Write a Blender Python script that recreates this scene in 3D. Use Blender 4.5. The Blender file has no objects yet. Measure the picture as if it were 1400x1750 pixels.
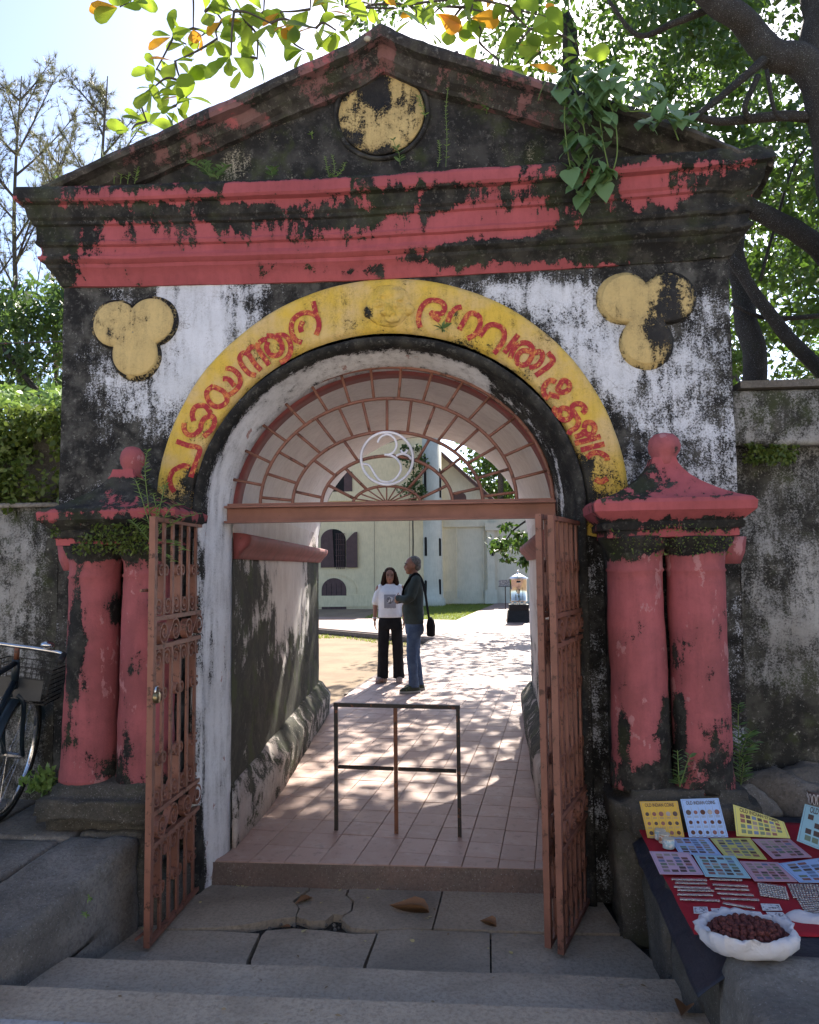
import bpy, bmesh, math, random
import numpy as np
from mathutils import Vector, Matrix, noise as mnoise

random.seed(7)
RNG = np.random.default_rng(7)
sc = bpy.context.scene
COL = sc.collection
rad = math.radians

# ------------------------------------------------------------------ camera
FPX = 1300.0                                   # focal length in photograph pixels (1400 wide)
CAM = Vector((0.455, -4.25, 1.66))
CR = Matrix.Rotation(rad(5.0), 4, 'Z') @ Matrix.Rotation(rad(94.14), 4, 'X') @ Matrix.Rotation(rad(-0.6), 4, 'Z')
cd = bpy.data.cameras.new('camera'); cam = bpy.data.objects.new('camera', cd); COL.objects.link(cam)
cd.sensor_fit = 'HORIZONTAL'; cd.sensor_width = 36; cd.lens = 36 * FPX / 1400
cd.clip_start = 0.05; cd.clip_end = 2000
cam.matrix_world = Matrix.Translation(CAM) @ CR
sc.camera = cam
# ------------------------------------------------------------------ light
SUN_EL, SUN_AZ = 41.0, 9.0                     # azimuth measured from +Y towards +X
w = bpy.data.worlds.new('World'); sc.world = w; w.use_nodes = True
wn = w.node_tree; wn.nodes.clear()
sky = wn.nodes.new('ShaderNodeTexSky'); sky.sky_type = 'NISHITA'; sky.sun_disc = False
sky.sun_elevation = rad(SUN_EL); sky.sun_rotation = rad(SUN_AZ)
sky.air_density = 0.55; sky.dust_density = 0.6; sky.ozone_density = 0.0
bgn = wn.nodes.new('ShaderNodeBackground'); bgn.inputs['Strength'].default_value = 0.085
wo = wn.nodes.new('ShaderNodeOutputWorld')
wn.links.new(sky.outputs[0], bgn.inputs[0]); wn.links.new(bgn.outputs[0], wo.inputs[0])
sl = bpy.data.lights.new('sun', 'SUN'); sl.energy = 3.2; sl.angle = rad(0.5); sl.color = (1.0, 0.93, 0.82)
sun = bpy.data.objects.new('sun', sl); COL.objects.link(sun)
sd = Vector((math.sin(rad(SUN_AZ)) * math.cos(rad(SUN_EL)), math.cos(rad(SUN_AZ)) * math.cos(rad(SUN_EL)), math.sin(rad(SUN_EL))))
sun.rotation_euler = sd.to_track_quat('Z', 'Y').to_euler(); sun.location = sd * 60
vs = sc.view_settings; vs.view_transform = 'Standard'; vs.look = 'None'; vs.exposure = 2.33; vs.gamma = 1.0
vs.use_curve_mapping = False
sc.render.engine = 'CYCLES'
sc.cycles.max_bounces = 8; sc.cycles.diffuse_bounces = 4; sc.cycles.transparent_max_bounces = 8
sc.cycles.use_denoising = True

# ------------------------------------------------------------------ helpers
R3 = CR.to_3x3()
def ray(u, v): return R3 @ Vector(((u - 700) / FPX, -(v - 875) / FPX, -1.0))
def AY(u, v, y): d = ray(u, v); return CAM + d * ((y - CAM.y) / d.y)      # point of the plane y = const
def AZ(u, v, z): d = ray(u, v); return CAM + d * ((z - CAM.z) / d.z)      # point of the plane z = const
def AX(u, v, x): d = ray(u, v); return CAM + d * ((x - CAM.x) / d.x)
def fbm(p, s=1.0, o=4): return mnoise.fractal(Vector(p) * s, 0.9, 2.1, o)

def tag(o, label=None, cat=None, group=None, kind=None):
    if label: o['label'] = label
    if cat: o['category'] = cat
    if group: o['group'] = group
    if kind: o['kind'] = kind
    return o
def adopt(o, parent):
    o.parent = parent
    o.matrix_parent_inverse = Matrix.Translation(-parent.location) if not parent.get('_local') else Matrix()
    if parent.parent is not None and parent.type == 'MESH':
        o.matrix_parent_inverse = Matrix()
def thing(name, label, cat, loc=(0, 0, 0), group=None, rot=None):
    o = bpy.data.objects.new(name, None); COL.objects.link(o); o.location = loc
    o.empty_display_size = 0.1
    if rot is not None: o.rotation_euler = rot; o['_local'] = 1
    return tag(o, label, cat, group)
def link(name, me, mat=None, parent=None, M=None):
    o = bpy.data.objects.new(name, me); COL.objects.link(o)
    if mat is not None and not me.materials: me.materials.append(mat)
    if parent is not None: adopt(o, parent)
    if M is not None: o.matrix_basis = M
    return o
def dup(o, parent=None, M=None):
    c = o.copy(); COL.objects.link(c)
    if parent is not None: c.parent = parent
    if M is not None: c.matrix_basis = M
    return c

class MB:
    def __init__(s): s.v = []; s.f = []; s.mi = []; s.cur = 0
    def add(s, vs, fs):
        b = len(s.v); s.v += [tuple(p) for p in vs]; s.f += [tuple(i + b for i in f) for f in fs]; s.mi += [s.cur] * len(fs); return s
    def box(s, c, d, R=None):
        x, y, z = (k / 2 for k in d); P = [Vector((a * x, b * y, e * z)) for a in (-1, 1) for b in (-1, 1) for e in (-1, 1)]
        if R is not None: P = [R @ p for p in P]
        c = Vector(c)
        return s.add([p + c for p in P], [(0, 1, 3, 2), (4, 6, 7, 5), (0, 4, 5, 1), (2, 3, 7, 6), (0, 2, 6, 4), (1, 5, 7, 3)])
    def prism(s, pts, z0, z1):
        n = len(pts); V = [(p[0], p[1], z0) for p in pts] + [(p[0], p[1], z1) for p in pts]
        return s.add(V, [tuple(range(n - 1, -1, -1)), tuple(range(n, 2 * n))] + [(i, (i + 1) % n, n + (i + 1) % n, n + i) for i in range(n)])
    def tube(s, pts, r, n=6, closed=False, flat=None):
        pts = [Vector(p) for p in pts]; m = len(pts)
        rr = r if isinstance(r, (list, tuple)) else [r] * m
        V = []; up = None
        for i in range(m):
            a = pts[i - 1] if (i > 0 or closed) else pts[i]; b = pts[(i + 1) % m] if (i < m - 1 or closed) else pts[i]
            t = (b - a); t = t.normalized() if t.length > 1e-9 else Vector((0, 0, 1))
            if up is None: up = Vector((0, 0, 1)) if abs(t.z) < 0.9 else Vector((1, 0, 0))
            x = up.cross(t); x = x.normalized() if x.length > 1e-6 else Vector((1, 0, 0)); up = t.cross(x)
            for k in range(n):
                an = 2 * math.pi * k / n + (math.pi / n)
                V.append(pts[i] + (x * math.cos(an) + up * math.sin(an)) * rr[i])
        F = []
        for i in range(m if closed else m - 1):
            j = (i + 1) % m
            for k in range(n): F.append((i * n + k, i * n + (k + 1) % n, j * n + (k + 1) % n, j * n + k))
        if not closed: F.append(tuple(range(n - 1, -1, -1))); F.append(tuple((m - 1) * n + k for k in range(n)))
        return s.add(V, F)
    def strip(s, pts, w, nrm, th):
        """flat band of width w in the plane with normal nrm, thickness th along nrm"""
        pts = [Vector(p) for p in pts]; m = len(pts); nrm = Vector(nrm).normalized(); V = []
        for i in range(m):
            a = pts[max(i - 1, 0)]; b = pts[min(i + 1, m - 1)]; t = (b - a).normalized(); x = t.cross(nrm).normalized() * (w / 2)
            for q in (pts[i] + x, pts[i] - x, pts[i] - x + nrm * th, pts[i] + x + nrm * th): V.append(q)
        F = []
        for i in range(m - 1):
            for k in range(4): F.append((i * 4 + k, i * 4 + (k + 1) % 4, (i + 1) * 4 + (k + 1) % 4, (i + 1) * 4 + k))
        F.append((3, 2, 1, 0)); F.append(tuple((m - 1) * 4 + k for k in range(4)))
        return s.add(V, F)
    def rings(s, rs, cap=True, closed=True):
        n = len(rs[0]); V = [p for r in rs for p in r]; F = []
        for i in range(len(rs) - 1):
            for k in range(n if closed else n - 1): F.append((i * n + k, i * n + (k + 1) % n, (i + 1) * n + (k + 1) % n, (i + 1) * n + k))
        if cap and closed: F.append(tuple(range(n - 1, -1, -1))); F.append(tuple((len(rs) - 1) * n + k for k in range(n)))
        return s.add(V, F)
    def lathe(s, prof, c=(0, 0, 0), n=16, sx=1, sy=1):
        return s.rings([[(c[0] + r * sx * math.cos(2 * math.pi * k / n), c[1] + r * sy * math.sin(2 * math.pi * k / n), c[2] + z) for k in range(n)] for r, z in prof])
    def ell(s, c, r, n=10, m=7, R=None):
        rs = []
        for i in range(m + 1):
            a = -math.pi / 2 + math.pi * i / m; q = max(math.cos(a), 0.02)
            rs.append([(r[0] * q * math.cos(2 * math.pi * k / n), r[1] * q * math.sin(2 * math.pi * k / n), r[2] * math.sin(a)) for k in range(n)])
        rs = [[(R @ Vector(p) if R is not None else Vector(p)) + Vector(c) for p in g] for g in rs]
        return s.rings(rs)
    def grid(s, fn, nu, nv):
        V = [fn(i / nu, j / nv) for j in range(nv + 1) for i in range(nu + 1)]
        return s.add(V, [(j * (nu + 1) + i, j * (nu + 1) + i + 1, (j + 1) * (nu + 1) + i + 1, (j + 1) * (nu + 1) + i) for j in range(nv) for i in range(nu)])
    def mesh(s, name, smooth=False, mats=None):
        me = bpy.data.meshes.new(name); me.from_pydata(s.v, [], s.f)
        if mats:
            for q in mats: me.materials.append(q)
            me.polygons.foreach_set('material_index', s.mi)
        if smooth: me.polygons.foreach_set('use_smooth', [True] * len(me.polygons))
        me.update(); return me
    def obj(s, name, mat=None, parent=None, smooth=False, M=None, mats=None):
        return link(name, s.mesh(name, smooth, mats), mat, parent, M)

def normals_out(o):
    bm = bmesh.new(); bm.from_mesh(o.data); bmesh.ops.recalc_face_normals(bm, faces=bm.faces); bm.to_mesh(o.data); bm.free(); return o
def crisp(o, deg=30): o.data.set_sharp_from_angle(angle=rad(deg)); return o
def attr(o, fn, name='m'):
    me = o.data; n = len(me.vertices); co = np.empty(n * 3); me.vertices.foreach_get('co', co); co = co.reshape(-1, 3)
    a = me.attributes.new(name, 'FLOAT', 'POINT'); a.data.foreach_set('value', np.asarray(fn(co), dtype=np.float32).ravel() * np.ones(n, dtype=np.float32)); return o
def rough(o, amp, s, o_=3, axis=None):
    for v in o.data.vertices:
        c = v.co
        d = Vector((fbm(c, s, o_), fbm(c + Vector((31, 7, 3)), s, o_), fbm(c + Vector((3, 17, 51)), s, o_))) * amp
        if axis == 'y': d = Vector((0, d.y, 0))
        v.co = c + d
    return o
def blobs(lst, base=0.0):
    """field of soft patches over x and z: (x, z, rx, rz, amount)"""
    def f(co):
        r = np.full(len(co), base)
        for x, z, rx, rz, a in lst: r = r + a * np.exp(-((co[:, 0] - x) / rx) ** 2 - ((co[:, 2] - z) / rz) ** 2)
        return r
    return f
def catmull(P, k=5, closed=False):
    P = [Vector(p) for p in P]; n = len(P); out = []
    for i in range(n if closed else n - 1):
        if closed: a, b, c, d = P[i - 1], P[i], P[(i + 1) % n], P[(i + 2) % n]
        else: a, b, c, d = P[max(i - 1, 0)], P[i], P[i + 1], P[min(i + 2, n - 1)]
        for j in range(k):
            t = j / k
            out.append(0.5 * ((2 * b) + (c - a) * t + (2 * a - 5 * b + 4 * c - d) * t * t + (3 * b - a - 3 * c + d) * t ** 3))
    out.append(P[0] if closed else P[-1]); return out
def clip_poly(P, Q):
    """Sutherland-Hodgman: clip polygon P by convex counter-clockwise polygon Q (2-d)"""
    out = list(P)
    for i in range(len(Q)):
        a, b = Q[i], Q[(i + 1) % len(Q)]; inp = out; out = []
        if not inp: break
        sd_ = lambda p: (b[0] - a[0]) * (p[1] - a[1]) - (b[1] - a[1]) * (p[0] - a[0])
        for j in range(len(inp)):
            p, q = inp[j - 1], inp[j]; dp, dq = sd_(p), sd_(q)
            if (dp >= 0) != (dq >= 0):
                t = dp / (dp - dq); out.append((p[0] + t * (q[0] - p[0]), p[1] + t * (q[1] - p[1])))
            if dq >= 0: out.append(q)
    return out
def baked(o):
    """apply an object's modifiers"""
    dg = bpy.context.evaluated_depsgraph_get(); me = bpy.data.meshes.new_from_object(o.evaluated_get(dg)); o.modifiers.clear()
    old = o.data; o.data = me; me.name = o.name
    bpy.data.meshes.remove(old); return o
def fuse(o, vox, smooth=4):
    m = o.modifiers.new('r', 'REMESH'); m.mode = 'VOXEL'; m.voxel_size = vox; m.use_smooth_shade = True
    if smooth:
        k = o.modifiers.new('s', 'SMOOTH'); k.factor = 0.5; k.iterations = smooth
    baked(o); o.data.polygons.foreach_set('use_smooth', [True] * len(o.data.polygons)); return o
def text_mesh(txt, size, name='lettering', extrude=0.0006):
    cu = bpy.data.curves.new(name, 'FONT'); cu.body = txt; cu.size = size; cu.align_x = 'CENTER'; cu.align_y = 'CENTER'; cu.extrude = extrude; cu.offset = .018
    o = bpy.data.objects.new(name, cu); COL.objects.link(o)
    dg = bpy.context.evaluated_depsgraph_get(); me = bpy.data.meshes.new_from_object(o.evaluated_get(dg)); me.name = name
    bpy.data.objects.remove(o); bpy.data.curves.remove(cu); return me

# ------------------------------------------------------------------ materials
class G:
    def __init__(s, name):
        s.m = bpy.data.materials.new(name); s.m.use_nodes = True; s.t = s.m.node_tree; s.t.nodes.clear(); s.L = s.t.links
        g = s.t.nodes.new('ShaderNodeNewGeometry'); s.pos = g.outputs['Position']; s.geo = g
    def n(s, ty, ins=None, **kw):
        nd = s.t.nodes.new('ShaderNode' + ty)
        for k, v in kw.items(): setattr(nd, k, v)
        for k, v in (ins or {}).items(): s.put(nd.inputs[k], v)
        return nd
    def put(s, sock, v):
        if isinstance(v, bpy.types.NodeSocket): s.L.new(v, sock)
        elif v is not None:
            if sock.type == 'RGBA' and not isinstance(v, (int, float)) and len(v) == 3: v = (*v, 1)
            sock.default_value = v
    def math(s, op, a, b=None, c=None, clamp=False):
        nd = s.t.nodes.new('ShaderNodeMath'); nd.operation = op; nd.use_clamp = clamp
        for i, v in enumerate((a, b, c)):
            if v is not None: s.put(nd.inputs[i], v)
        return nd.outputs[0]
    def scale(s, v, k): return s.n('VectorMath', {0: v, 1: k}, operation='MULTIPLY').outputs[0]
    def noise(s, sc_, det=6, ro=0.6, vec=None, dist=0.0):
        return s.n('TexNoise', {'Vector': vec if vec is not None else s.pos, 'Scale': sc_, 'Detail': det, 'Roughness': ro, 'Distortion': dist}).outputs[0]
    def mix(s, f, a, b, mode='MIX'):
        nd = s.t.nodes.new('ShaderNodeMix'); nd.data_type = 'RGBA'; nd.blend_type = mode
        s.put(nd.inputs[0], f); s.put(nd.inputs[6], a); s.put(nd.inputs[7], b); return nd.outputs[2]
    def step(s, v, lo, hi): return s.n('MapRange', {0: v, 1: lo, 2: hi, 3: 0.0, 4: 1.0}, interpolation_type='SMOOTHSTEP').outputs[0]
    def at(s, name): return s.n('Attribute', attribute_name=name).outputs['Fac']
    def rnd(s): return s.n('ObjectInfo').outputs['Random']
    def bump(s, h, k, d=0.01): return s.n('Bump', {'Height': h, 'Strength': k, 'Distance': d}).outputs[0]
    def done(s, col, ro=0.8, nrm=None, metal=0.0, spec=0.3, trans=None, **kw):
        b = s.n('BsdfPrincipled', {'Base Color': col, 'Roughness': ro, 'Metallic': metal, 'Specular IOR Level': spec})
        if nrm is not None: s.L.new(nrm, b.inputs['Normal'])
        for k, v in kw.items(): s.put(b.inputs[k.replace('_', ' ')], v)
        sh = b.outputs[0]
        if trans is not None:
            tr = s.n('BsdfTranslucent', {'Color': trans[0]}); mx = s.n('MixShader', {0: trans[1], 1: sh, 2: tr.outputs[0]}); sh = mx.outputs[0]
        o = s.n('OutputMaterial'); s.L.new(sh, o.inputs[0]); return s.m

def weather(name, base, base2=None, dark=(.014, .014, .014), dark2=(.048, .047, .041), K=2.6, bias=0.0, sc_=6.0, st=0.35, wdt=0.10, fine=1.0, lich=0.0, moss=0.0, ro=0.85, crack=0.0, bmp=0.6, flake=None, halo_=.38, det=9, nro=.68):
    """painted plaster with mould that eats it away; the amount is the mesh attribute m plus noise"""
    g = G(name)
    n1 = g.noise(sc_, det, nro, dist=.3)
    n2 = g.noise(22, 5, .6, g.scale(g.pos, (1, 1, .16)))
    n3 = g.noise(95, 4, .7)
    val = g.math('ADD', g.math('MULTIPLY', g.math('SUBTRACT', n1, .5), K * (1 - st)), g.math('MULTIPLY', g.math('SUBTRACT', n2, .5), K * st))
    val = g.math('ADD', val, g.math('MULTIPLY', g.math('SUBTRACT', n3, .5), fine))
    val = g.math('ADD', val, g.math('MULTIPLY', g.math('SUBTRACT', g.noise(230, 3, .7), .5), fine * .7))
    val = g.math('ADD', val, g.math('ADD', g.at('m'), bias))
    f = g.step(val, .5 - wdt, .5 + wdt)
    nv = g.noise(3.1, 5, .6)
    b2 = base2 if base2 is not None else tuple(c * .72 for c in base)
    col = g.mix(g.step(nv, .38, .66), base, b2)
    col = g.mix(g.math('MULTIPLY', g.step(n2, .42, .68), .26), col, tuple(c * .62 for c in base))      # brush and run marks
    col = g.mix(g.math('MULTIPLY', g.step(g.noise(40, 5, .7), .5, .75), .3), col, tuple(c * .55 for c in base))
    if flake:                                   # older paint or bare render showing through
        col = g.mix(g.step(g.noise(8.5, 8, .65, g.scale(g.pos, (1, 1, .6))), flake[1], flake[1] + .03), col, flake[0])
    if crack:
        vo = g.n('TexVoronoi', {'Vector': g.n('VectorMath', {0: g.pos, 1: g.scale(g.n('TexNoise', {'Vector': g.pos, 'Scale': 6, 'Detail': 4}).outputs[1], (.35, .35, .35))}, operation='ADD').outputs[0], 'Scale': crack}, feature='DISTANCE_TO_EDGE')
        col = g.mix(g.math('MULTIPLY', g.math('SUBTRACT', 1, g.step(vo.outputs[0], .0, .006)), g.math('MULTIPLY', g.step(g.noise(2.3, 3), .5, .6), .5)), col, (.06, .06, .06))
    n4 = g.noise(240, 3, .7)
    halo = g.math('MULTIPLY', g.step(val, .5 - wdt - .45, .5), halo_)      # grey bloom round the mould
    col = g.mix(halo, col, tuple(c * .33 + .02 for c in base))
    dk = g.mix(g.step(g.noise(7, 7, .65), .42, .66), dark, dark2)
    dk = g.mix(g.math('MULTIPLY', g.step(g.noise(26, 8, .78), .54, .66), .6), dk, tuple(c * 2.2 + .02 for c in dark2))
    if moss: dk = g.mix(g.math('MULTIPLY', g.step(g.noise(4.3, 6, .65), .5, .66), moss), dk, (.045, .06, .018))
    if lich: dk = g.mix(g.math('MULTIPLY', g.step(g.noise(34, 5, .75), .60, .68), lich), dk, (.33, .33, .30))
    col = g.mix(f, col, dk)
    h = g.math('ADD', g.math('MULTIPLY', g.math('ADD', n3, n4), .22), g.math('ADD', g.math('MULTIPLY', n1, .7), g.math('MULTIPLY', f, -.45)))
    return g.done(col, ro, g.bump(h, bmp, .012), spec=.25)

def paint(name, col, rust=None, amt=.62, ro=.5, metal=0.0, spec=.4, v=.25, b=.25, sc_=30):
    g = G(name); c = g.mix(g.step(g.noise(6, 5, .6), .35, .68), col, tuple(x * (1 - v) for x in col))
    if rust: c = g.mix(g.step(g.noise(sc_, 7, .72), amt, amt + .06), c, rust)
    return g.done(c, ro, g.bump(g.noise(120, 3, .6), b, .002), metal, spec)

def leafmat(name, a, b, tr, tw=.45, ro=.45, y=None):
    g = G(name); r = g.rnd(); ri = g.n('NewGeometry').outputs['Random Per Island']
    k = g.math('FRACT', g.math('ADD', r, ri)); c = g.mix(k, a, b); t = g.mix(k, tr, tuple(x * .7 for x in tr))
    if y:
        s_ = g.step(k, y[2], y[2] + .02); c = g.mix(s_, c, y[0]); t = g.mix(s_, t, y[1])
    return g.done(c, ro, None, spec=.35, trans=(t, tw))

M_white = weather('white_plaster', (.67, .71, .78), (.57, .61, .67), lich=.5, wdt=.14, K=2.9, fine=1.5, crack=2.1, dark2=(.085, .085, .078))
M_jamb = weather('flaking_white_paint', (.74, .75, .77), (.64, .64, .65), st=.6, lich=.3, flake=((.40, .26, .24), .635))
M_red = weather('red_limewash', (.40, .100, .112), (.325, .080, .090), lich=.3, moss=.35, K=3.0, wdt=.035, st=.35, fine=.45, sc_=4.2, halo_=.16, det=12, nro=.62)
M_rake = weather('dusty_red_coping', (.25, .125, .125), (.19, .115, .11), lich=.3, moss=.35, K=2.8, wdt=.05, sc_=4.5, fine=.6, dark=(.03, .028, .027), dark2=(.085, .08, .072), det=12, nro=.62, flake=((.40, .12, .13), .585))
M_red_col = weather('red_column_paint', (.385, .112, .124), (.275, .085, .092), lich=.2, moss=.35, K=2.8, st=.3, wdt=.035, fine=.55, sc_=5, halo_=.30, det=12, nro=.64, flake=((.43, .20, .21), .585))
M_yellow = weather('yellow_arch_paint', (.66, .46, .075), (.62, .46, .22), lich=.3, K=2.9, wdt=.06, fine=1.3, moss=.4)
M_gold = weather('gold_paint', (.60, .46, .20), (.53, .40, .17), K=2.4, wdt=.05, ro=.5, bmp=.9, sc_=9, dark2=(.03, .028, .025))
M_ring = weather('black_arch_moulding', (.62, .64, .68), (.5, .5, .53), K=2.4, lich=.15, dark2=(.028, .028, .03))
M_tymp = weather('tympanum_plaster', (.50, .46, .34), (.38, .34, .27), K=2.1, lich=.25, moss=.6, dark=(.018, .018, .018), dark2=(.055, .054, .050))
M_vault = weather('vault_plaster', (.80, .79, .79), (.73, .71, .71), K=1.6, st=.1, wdt=.12, bias=-.15, bmp=.3)
M_pwall = weather('passage_wall_plaster', (.76, .73, .70), (.66, .62, .59), K=3.4, st=.16, wdt=.045, sc_=3.6, det=12, dark=(.024, .024, .018), dark2=(.058, .056, .04), moss=.9, lich=.1)
M_plinth = weather('passage_plinth_plaster', (.60, .54, .50), (.48, .40, .36), K=2.8, st=.12, wdt=.05, sc_=5, dark=(.030, .030, .022), dark2=(.070, .066, .045), moss=.9, lich=.2, det=12)
M_soffit = paint('red_soffit_paint', (.27, .075, .07), (.10, .06, .055), .6, .75, v=.3)
M_wall = weather('mouldy_boundary_wall', (.42, .43, .43), (.27, .27, .26), K=2.2, bias=.52, sc_=5, st=.3, lich=.9, moss=.6, wdt=.16, dark=(.022, .022, .02), dark2=(.07, .07, .06))
M_brown = paint('brown_gate_paint', (.245, .108, .075), (.085, .038, .026), .56, .55, sc_=22)
M_brown2 = paint('brown_beam_paint', (.275, .122, .088), (.07, .05, .04), .66, .55)
M_black = paint('black_iron', (.022, .020, .020), (.16, .055, .03), .56, .5)
M_rust = paint('rusty_iron', (.17, .065, .035), (.05, .03, .022), .55, .6)
M_om = paint('white_enamel', (.78, .78, .84), (.2, .15, .12), .70, .45)
M_brass = paint('old_brass', (.30, .24, .13), (.12, .09, .05), .55, .35, .9)
M_steel = paint('steel', (.62, .62, .60), None, .6, .22, 1.0)
M_dark = paint('dark_void', (.012, .012, .012), None, .6, .9)

def stone(name, a, b, sp=(.36, .36, .34), spk=.62, big=3.0, moss=0.0, bmp=.8, ro=.85, tint=.25):
    g = G(name); n1 = g.noise(big, 8, .65, dist=.4); n2 = g.noise(55, 5, .72)
    c = g.mix(g.step(n1, .34, .68), a, b)
    c = g.mix(g.math('MULTIPLY', g.step(n2, .42, .68), .55), c, tuple(x * .45 for x in a))
    c = g.mix(g.math('MULTIPLY', g.step(g.noise(120, 3, .6), spk, spk + .05), .7), c, sp)
    if moss: c = g.mix(g.math('MULTIPLY', g.step(g.noise(3.4, 7, .66), .52, .68), moss), c, (.04, .058, .018))
    c = g.mix(g.math('MULTIPLY', g.step(g.noise(1.1, 6, .62, dist=.8), .46, .62), .42), c, tuple(x * .42 for x in a))
    c = g.mix(g.math('MULTIPLY', g.rnd(), tint), c, tuple(x * .5 for x in b))
    h = g.math('ADD', n1, g.math('MULTIPLY', n2, .45))
    return g.done(c, ro, g.bump(h, bmp, .02), spec=.25)
M_stone = stone('worn_granite', (.16, .148, .13), (.285, .265, .235), moss=.15, bmp=1.0)
M_stone_dark = stone('dark_granite', (.070, .066, .057), (.145, .136, .118), moss=.45, bmp=1.0)
M_conc = stone('worn_concrete', (.42, .35, .265), (.50, .425, .33), big=2.2, bmp=.9, spk=.64, tint=.15)
M_slab = stone('landing_concrete', (.36, .305, .235), (.44, .375, .29), big=2.0, bmp=.7, spk=.66, tint=.2)
M_pale = stone('pale_paving_stone', (.40, .395, .385), (.48, .47, .46), bmp=.3)
M_rub = stone('dark_rubble', (.03, .028, .025), (.055, .05, .042))
# ================================================================== the setting
g = G('earth'); c = g.mix(g.step(g.noise(.7, 6, .6), .4, .62), (.20, .16, .115), (.12, .10, .07))
M_earth = g.done(c, .95, g.bump(g.noise(14, 6, .7), .5, .03))
g = G('sand'); c = g.mix(g.step(g.noise(1.3, 7, .65), .38, .64), (.27, .195, .125), (.21, .15, .098))
c = g.mix(g.math('MULTIPLY', g.step(g.noise(26, 5, .75), .6, .68), .6), c, (.13, .11, .06))
M_sand = g.done(c, .95, g.bump(g.noise(30, 6, .7), .5, .02))
g = G('grass_green'); c = g.mix(g.step(g.noise(2.0, 6, .6), .4, .62), (.11, .15, .03), (.16, .19, .05))
M_grass = g.done(c, .8, None, trans=((.36, .42, .06), .3))
def tilemat(name, brick):
    g = G(name)
    if brick:
        mp = g.n('Mapping', {'Vector': g.pos, 'Rotation': (0, 0, rad(5.9))}).outputs[0]
        b = g.n('TexBrick', {'Vector': mp, 'Color1': (.21, .13, .108, 1), 'Color2': (.25, .16, .135, 1), 'Mortar': (.17, .11, .095, 1), 'Scale': 1.0, 'Mortar Size': .006, 'Brick Width': .2, 'Row Height': .24}, offset=0.0)
        c = b.outputs[0]; h = g.math('MULTIPLY', b.outputs[1], -1)
    else:
        c = g.mix(g.rnd(), (.36, .235, .19), (.44, .295, .245)); h = g.noise(9, 4)
    n = g.noise(4.5, 7, .66, dist=.3); c = g.mix(g.math('MULTIPLY', g.step(n, .50, .70), .55), c, (.50, .39, .345))
    c = g.mix(g.math('MULTIPLY', g.step(g.noise(17, 7, .7), .53, .68), .5), c, (.17, .12, .105))
    ro = g.math('ADD', .38, g.math('MULTIPLY', g.noise(11, 6, .7), .35))
    return g.done(c, ro, g.bump(g.math('ADD', h, g.noise(40, 4)), .22, .004), spec=.35)
M_tile = tilemat('clay_floor_tile', False); M_tiles_far = tilemat('clay_paving_far', True)

mb = MB(); mb.add([(-250, -250, -.45), (250, -250, -.45), (250, 350, -.45), (-250, 350, -.45)], [(0, 1, 2, 3)])
tag(mb.obj('ground', M_earth), kind='structure')
# street surface in front of the gate, two treads down to the sunken landing
def sheet(name, x0, x1, y0, y1, z0, z1, mat, nx, ny, amp):
    mb = MB()
    mb.grid(lambda a, b: (x0 + a * (x1 - x0), y0 + b * (y1 - y0), z1 + amp * fbm((x0 + a * (x1 - x0), y0 + b * (y1 - y0), 0), 2.5)), nx, ny)
    nv = len(mb.v); e = [(x0, y1, z0), (x1, y1, z0)]
    mb.add([mb.v[ny * (nx + 1) + i] for i in range(nx + 1)] + [(mb.v[ny * (nx + 1) + i][0], y1 + .004 * fbm((i * .3, 0, 0)), z0) for i in range(nx + 1)], [(i + 1, i, nx + 1 + i, nx + 2 + i) for i in range(nx)])
    return tag(mb.obj(name, mat), kind='structure')
sheet('street', -14, 14, -16, -1.35, -.1, .070, M_conc, 60, 40, .006)
sheet('step', -1.42, 1.30, -1.36, -.955, -.2, -.020, M_conc, 40, 8, .006)
pv = tag(MB().box((0, -3, .02), (8, 2.86, .08)).obj('pavement', M_rub), kind='structure')
xx = -4.2
while xx < 4.2:
    wd = random.uniform(.62, .95)
    for y0, y1 in ((-2.25, -1.575), (-2.95, -2.262)):
        b = MB(); b.prism([(xx + .006, y0), (xx + wd - .006, y0 + random.uniform(-.004, .004)), (xx + wd - .006, y1 + random.uniform(-.012, .012)), (xx + .006, y1 + random.uniform(-.012, .012))], .03, .079 + random.uniform(-.002, .003))
        b.obj('paving_slab', M_pale, pv)
    xx += wd
# sunken landing: cracked slabs over dark rubble
land = tag(MB().box((0, -.45, -.20), (2.72, 1.16, .06)).obj('landing', M_rub), kind='structure')
def slab(px, dz=0.0, mat=M_slab, h=.045):
    P = [AZ(u, v, -.13) for u, v in px]
    P = [(p.x, p.y) for p in P]
    a = sum(P[i - 1][0] * P[i][1] - P[i][0] * P[i - 1][1] for i in range(len(P)))
    if a < 0: P.reverse()
    b = MB(); b.prism(P, -.13 - h, -.13 + dz); return normals_out(b.obj('slab', mat, land))
slab([(120, 1700), (418, 1700), (421, 1642), (443, 1596), (380, 1592), (330, 1591), (210, 1590)], .001)
slab([(436, 1700), (612, 1700), (621, 1649), (643, 1595), (606, 1596), (560, 1590), (500, 1586), (455, 1590), (447, 1599), (429, 1642)], -.002)
slab([(622, 1700), (838, 1700), (837, 1595), (760, 1592), (700, 1589), (648, 1592), (627, 1650)], .002)
slab([(841, 1700), (1180, 1700), (1070, 1600), (960, 1598), (840, 1594)], -.001)
slab([(215, 1588), (330, 1588), (372, 1586), (425, 1580), (470, 1572), (505, 1568), (510, 1552), (500, 1541), (528, 1520), (520, 1506), (340, 1504), (280, 1530)], .003)
slab([(506, 1566), (530, 1574), (556, 1573), (570, 1562), (586, 1564), (600, 1556), (602, 1540), (590, 1530), (600, 1506), (524, 1506), (531, 1521), (504, 1542), (513, 1553)], .000)
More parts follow.
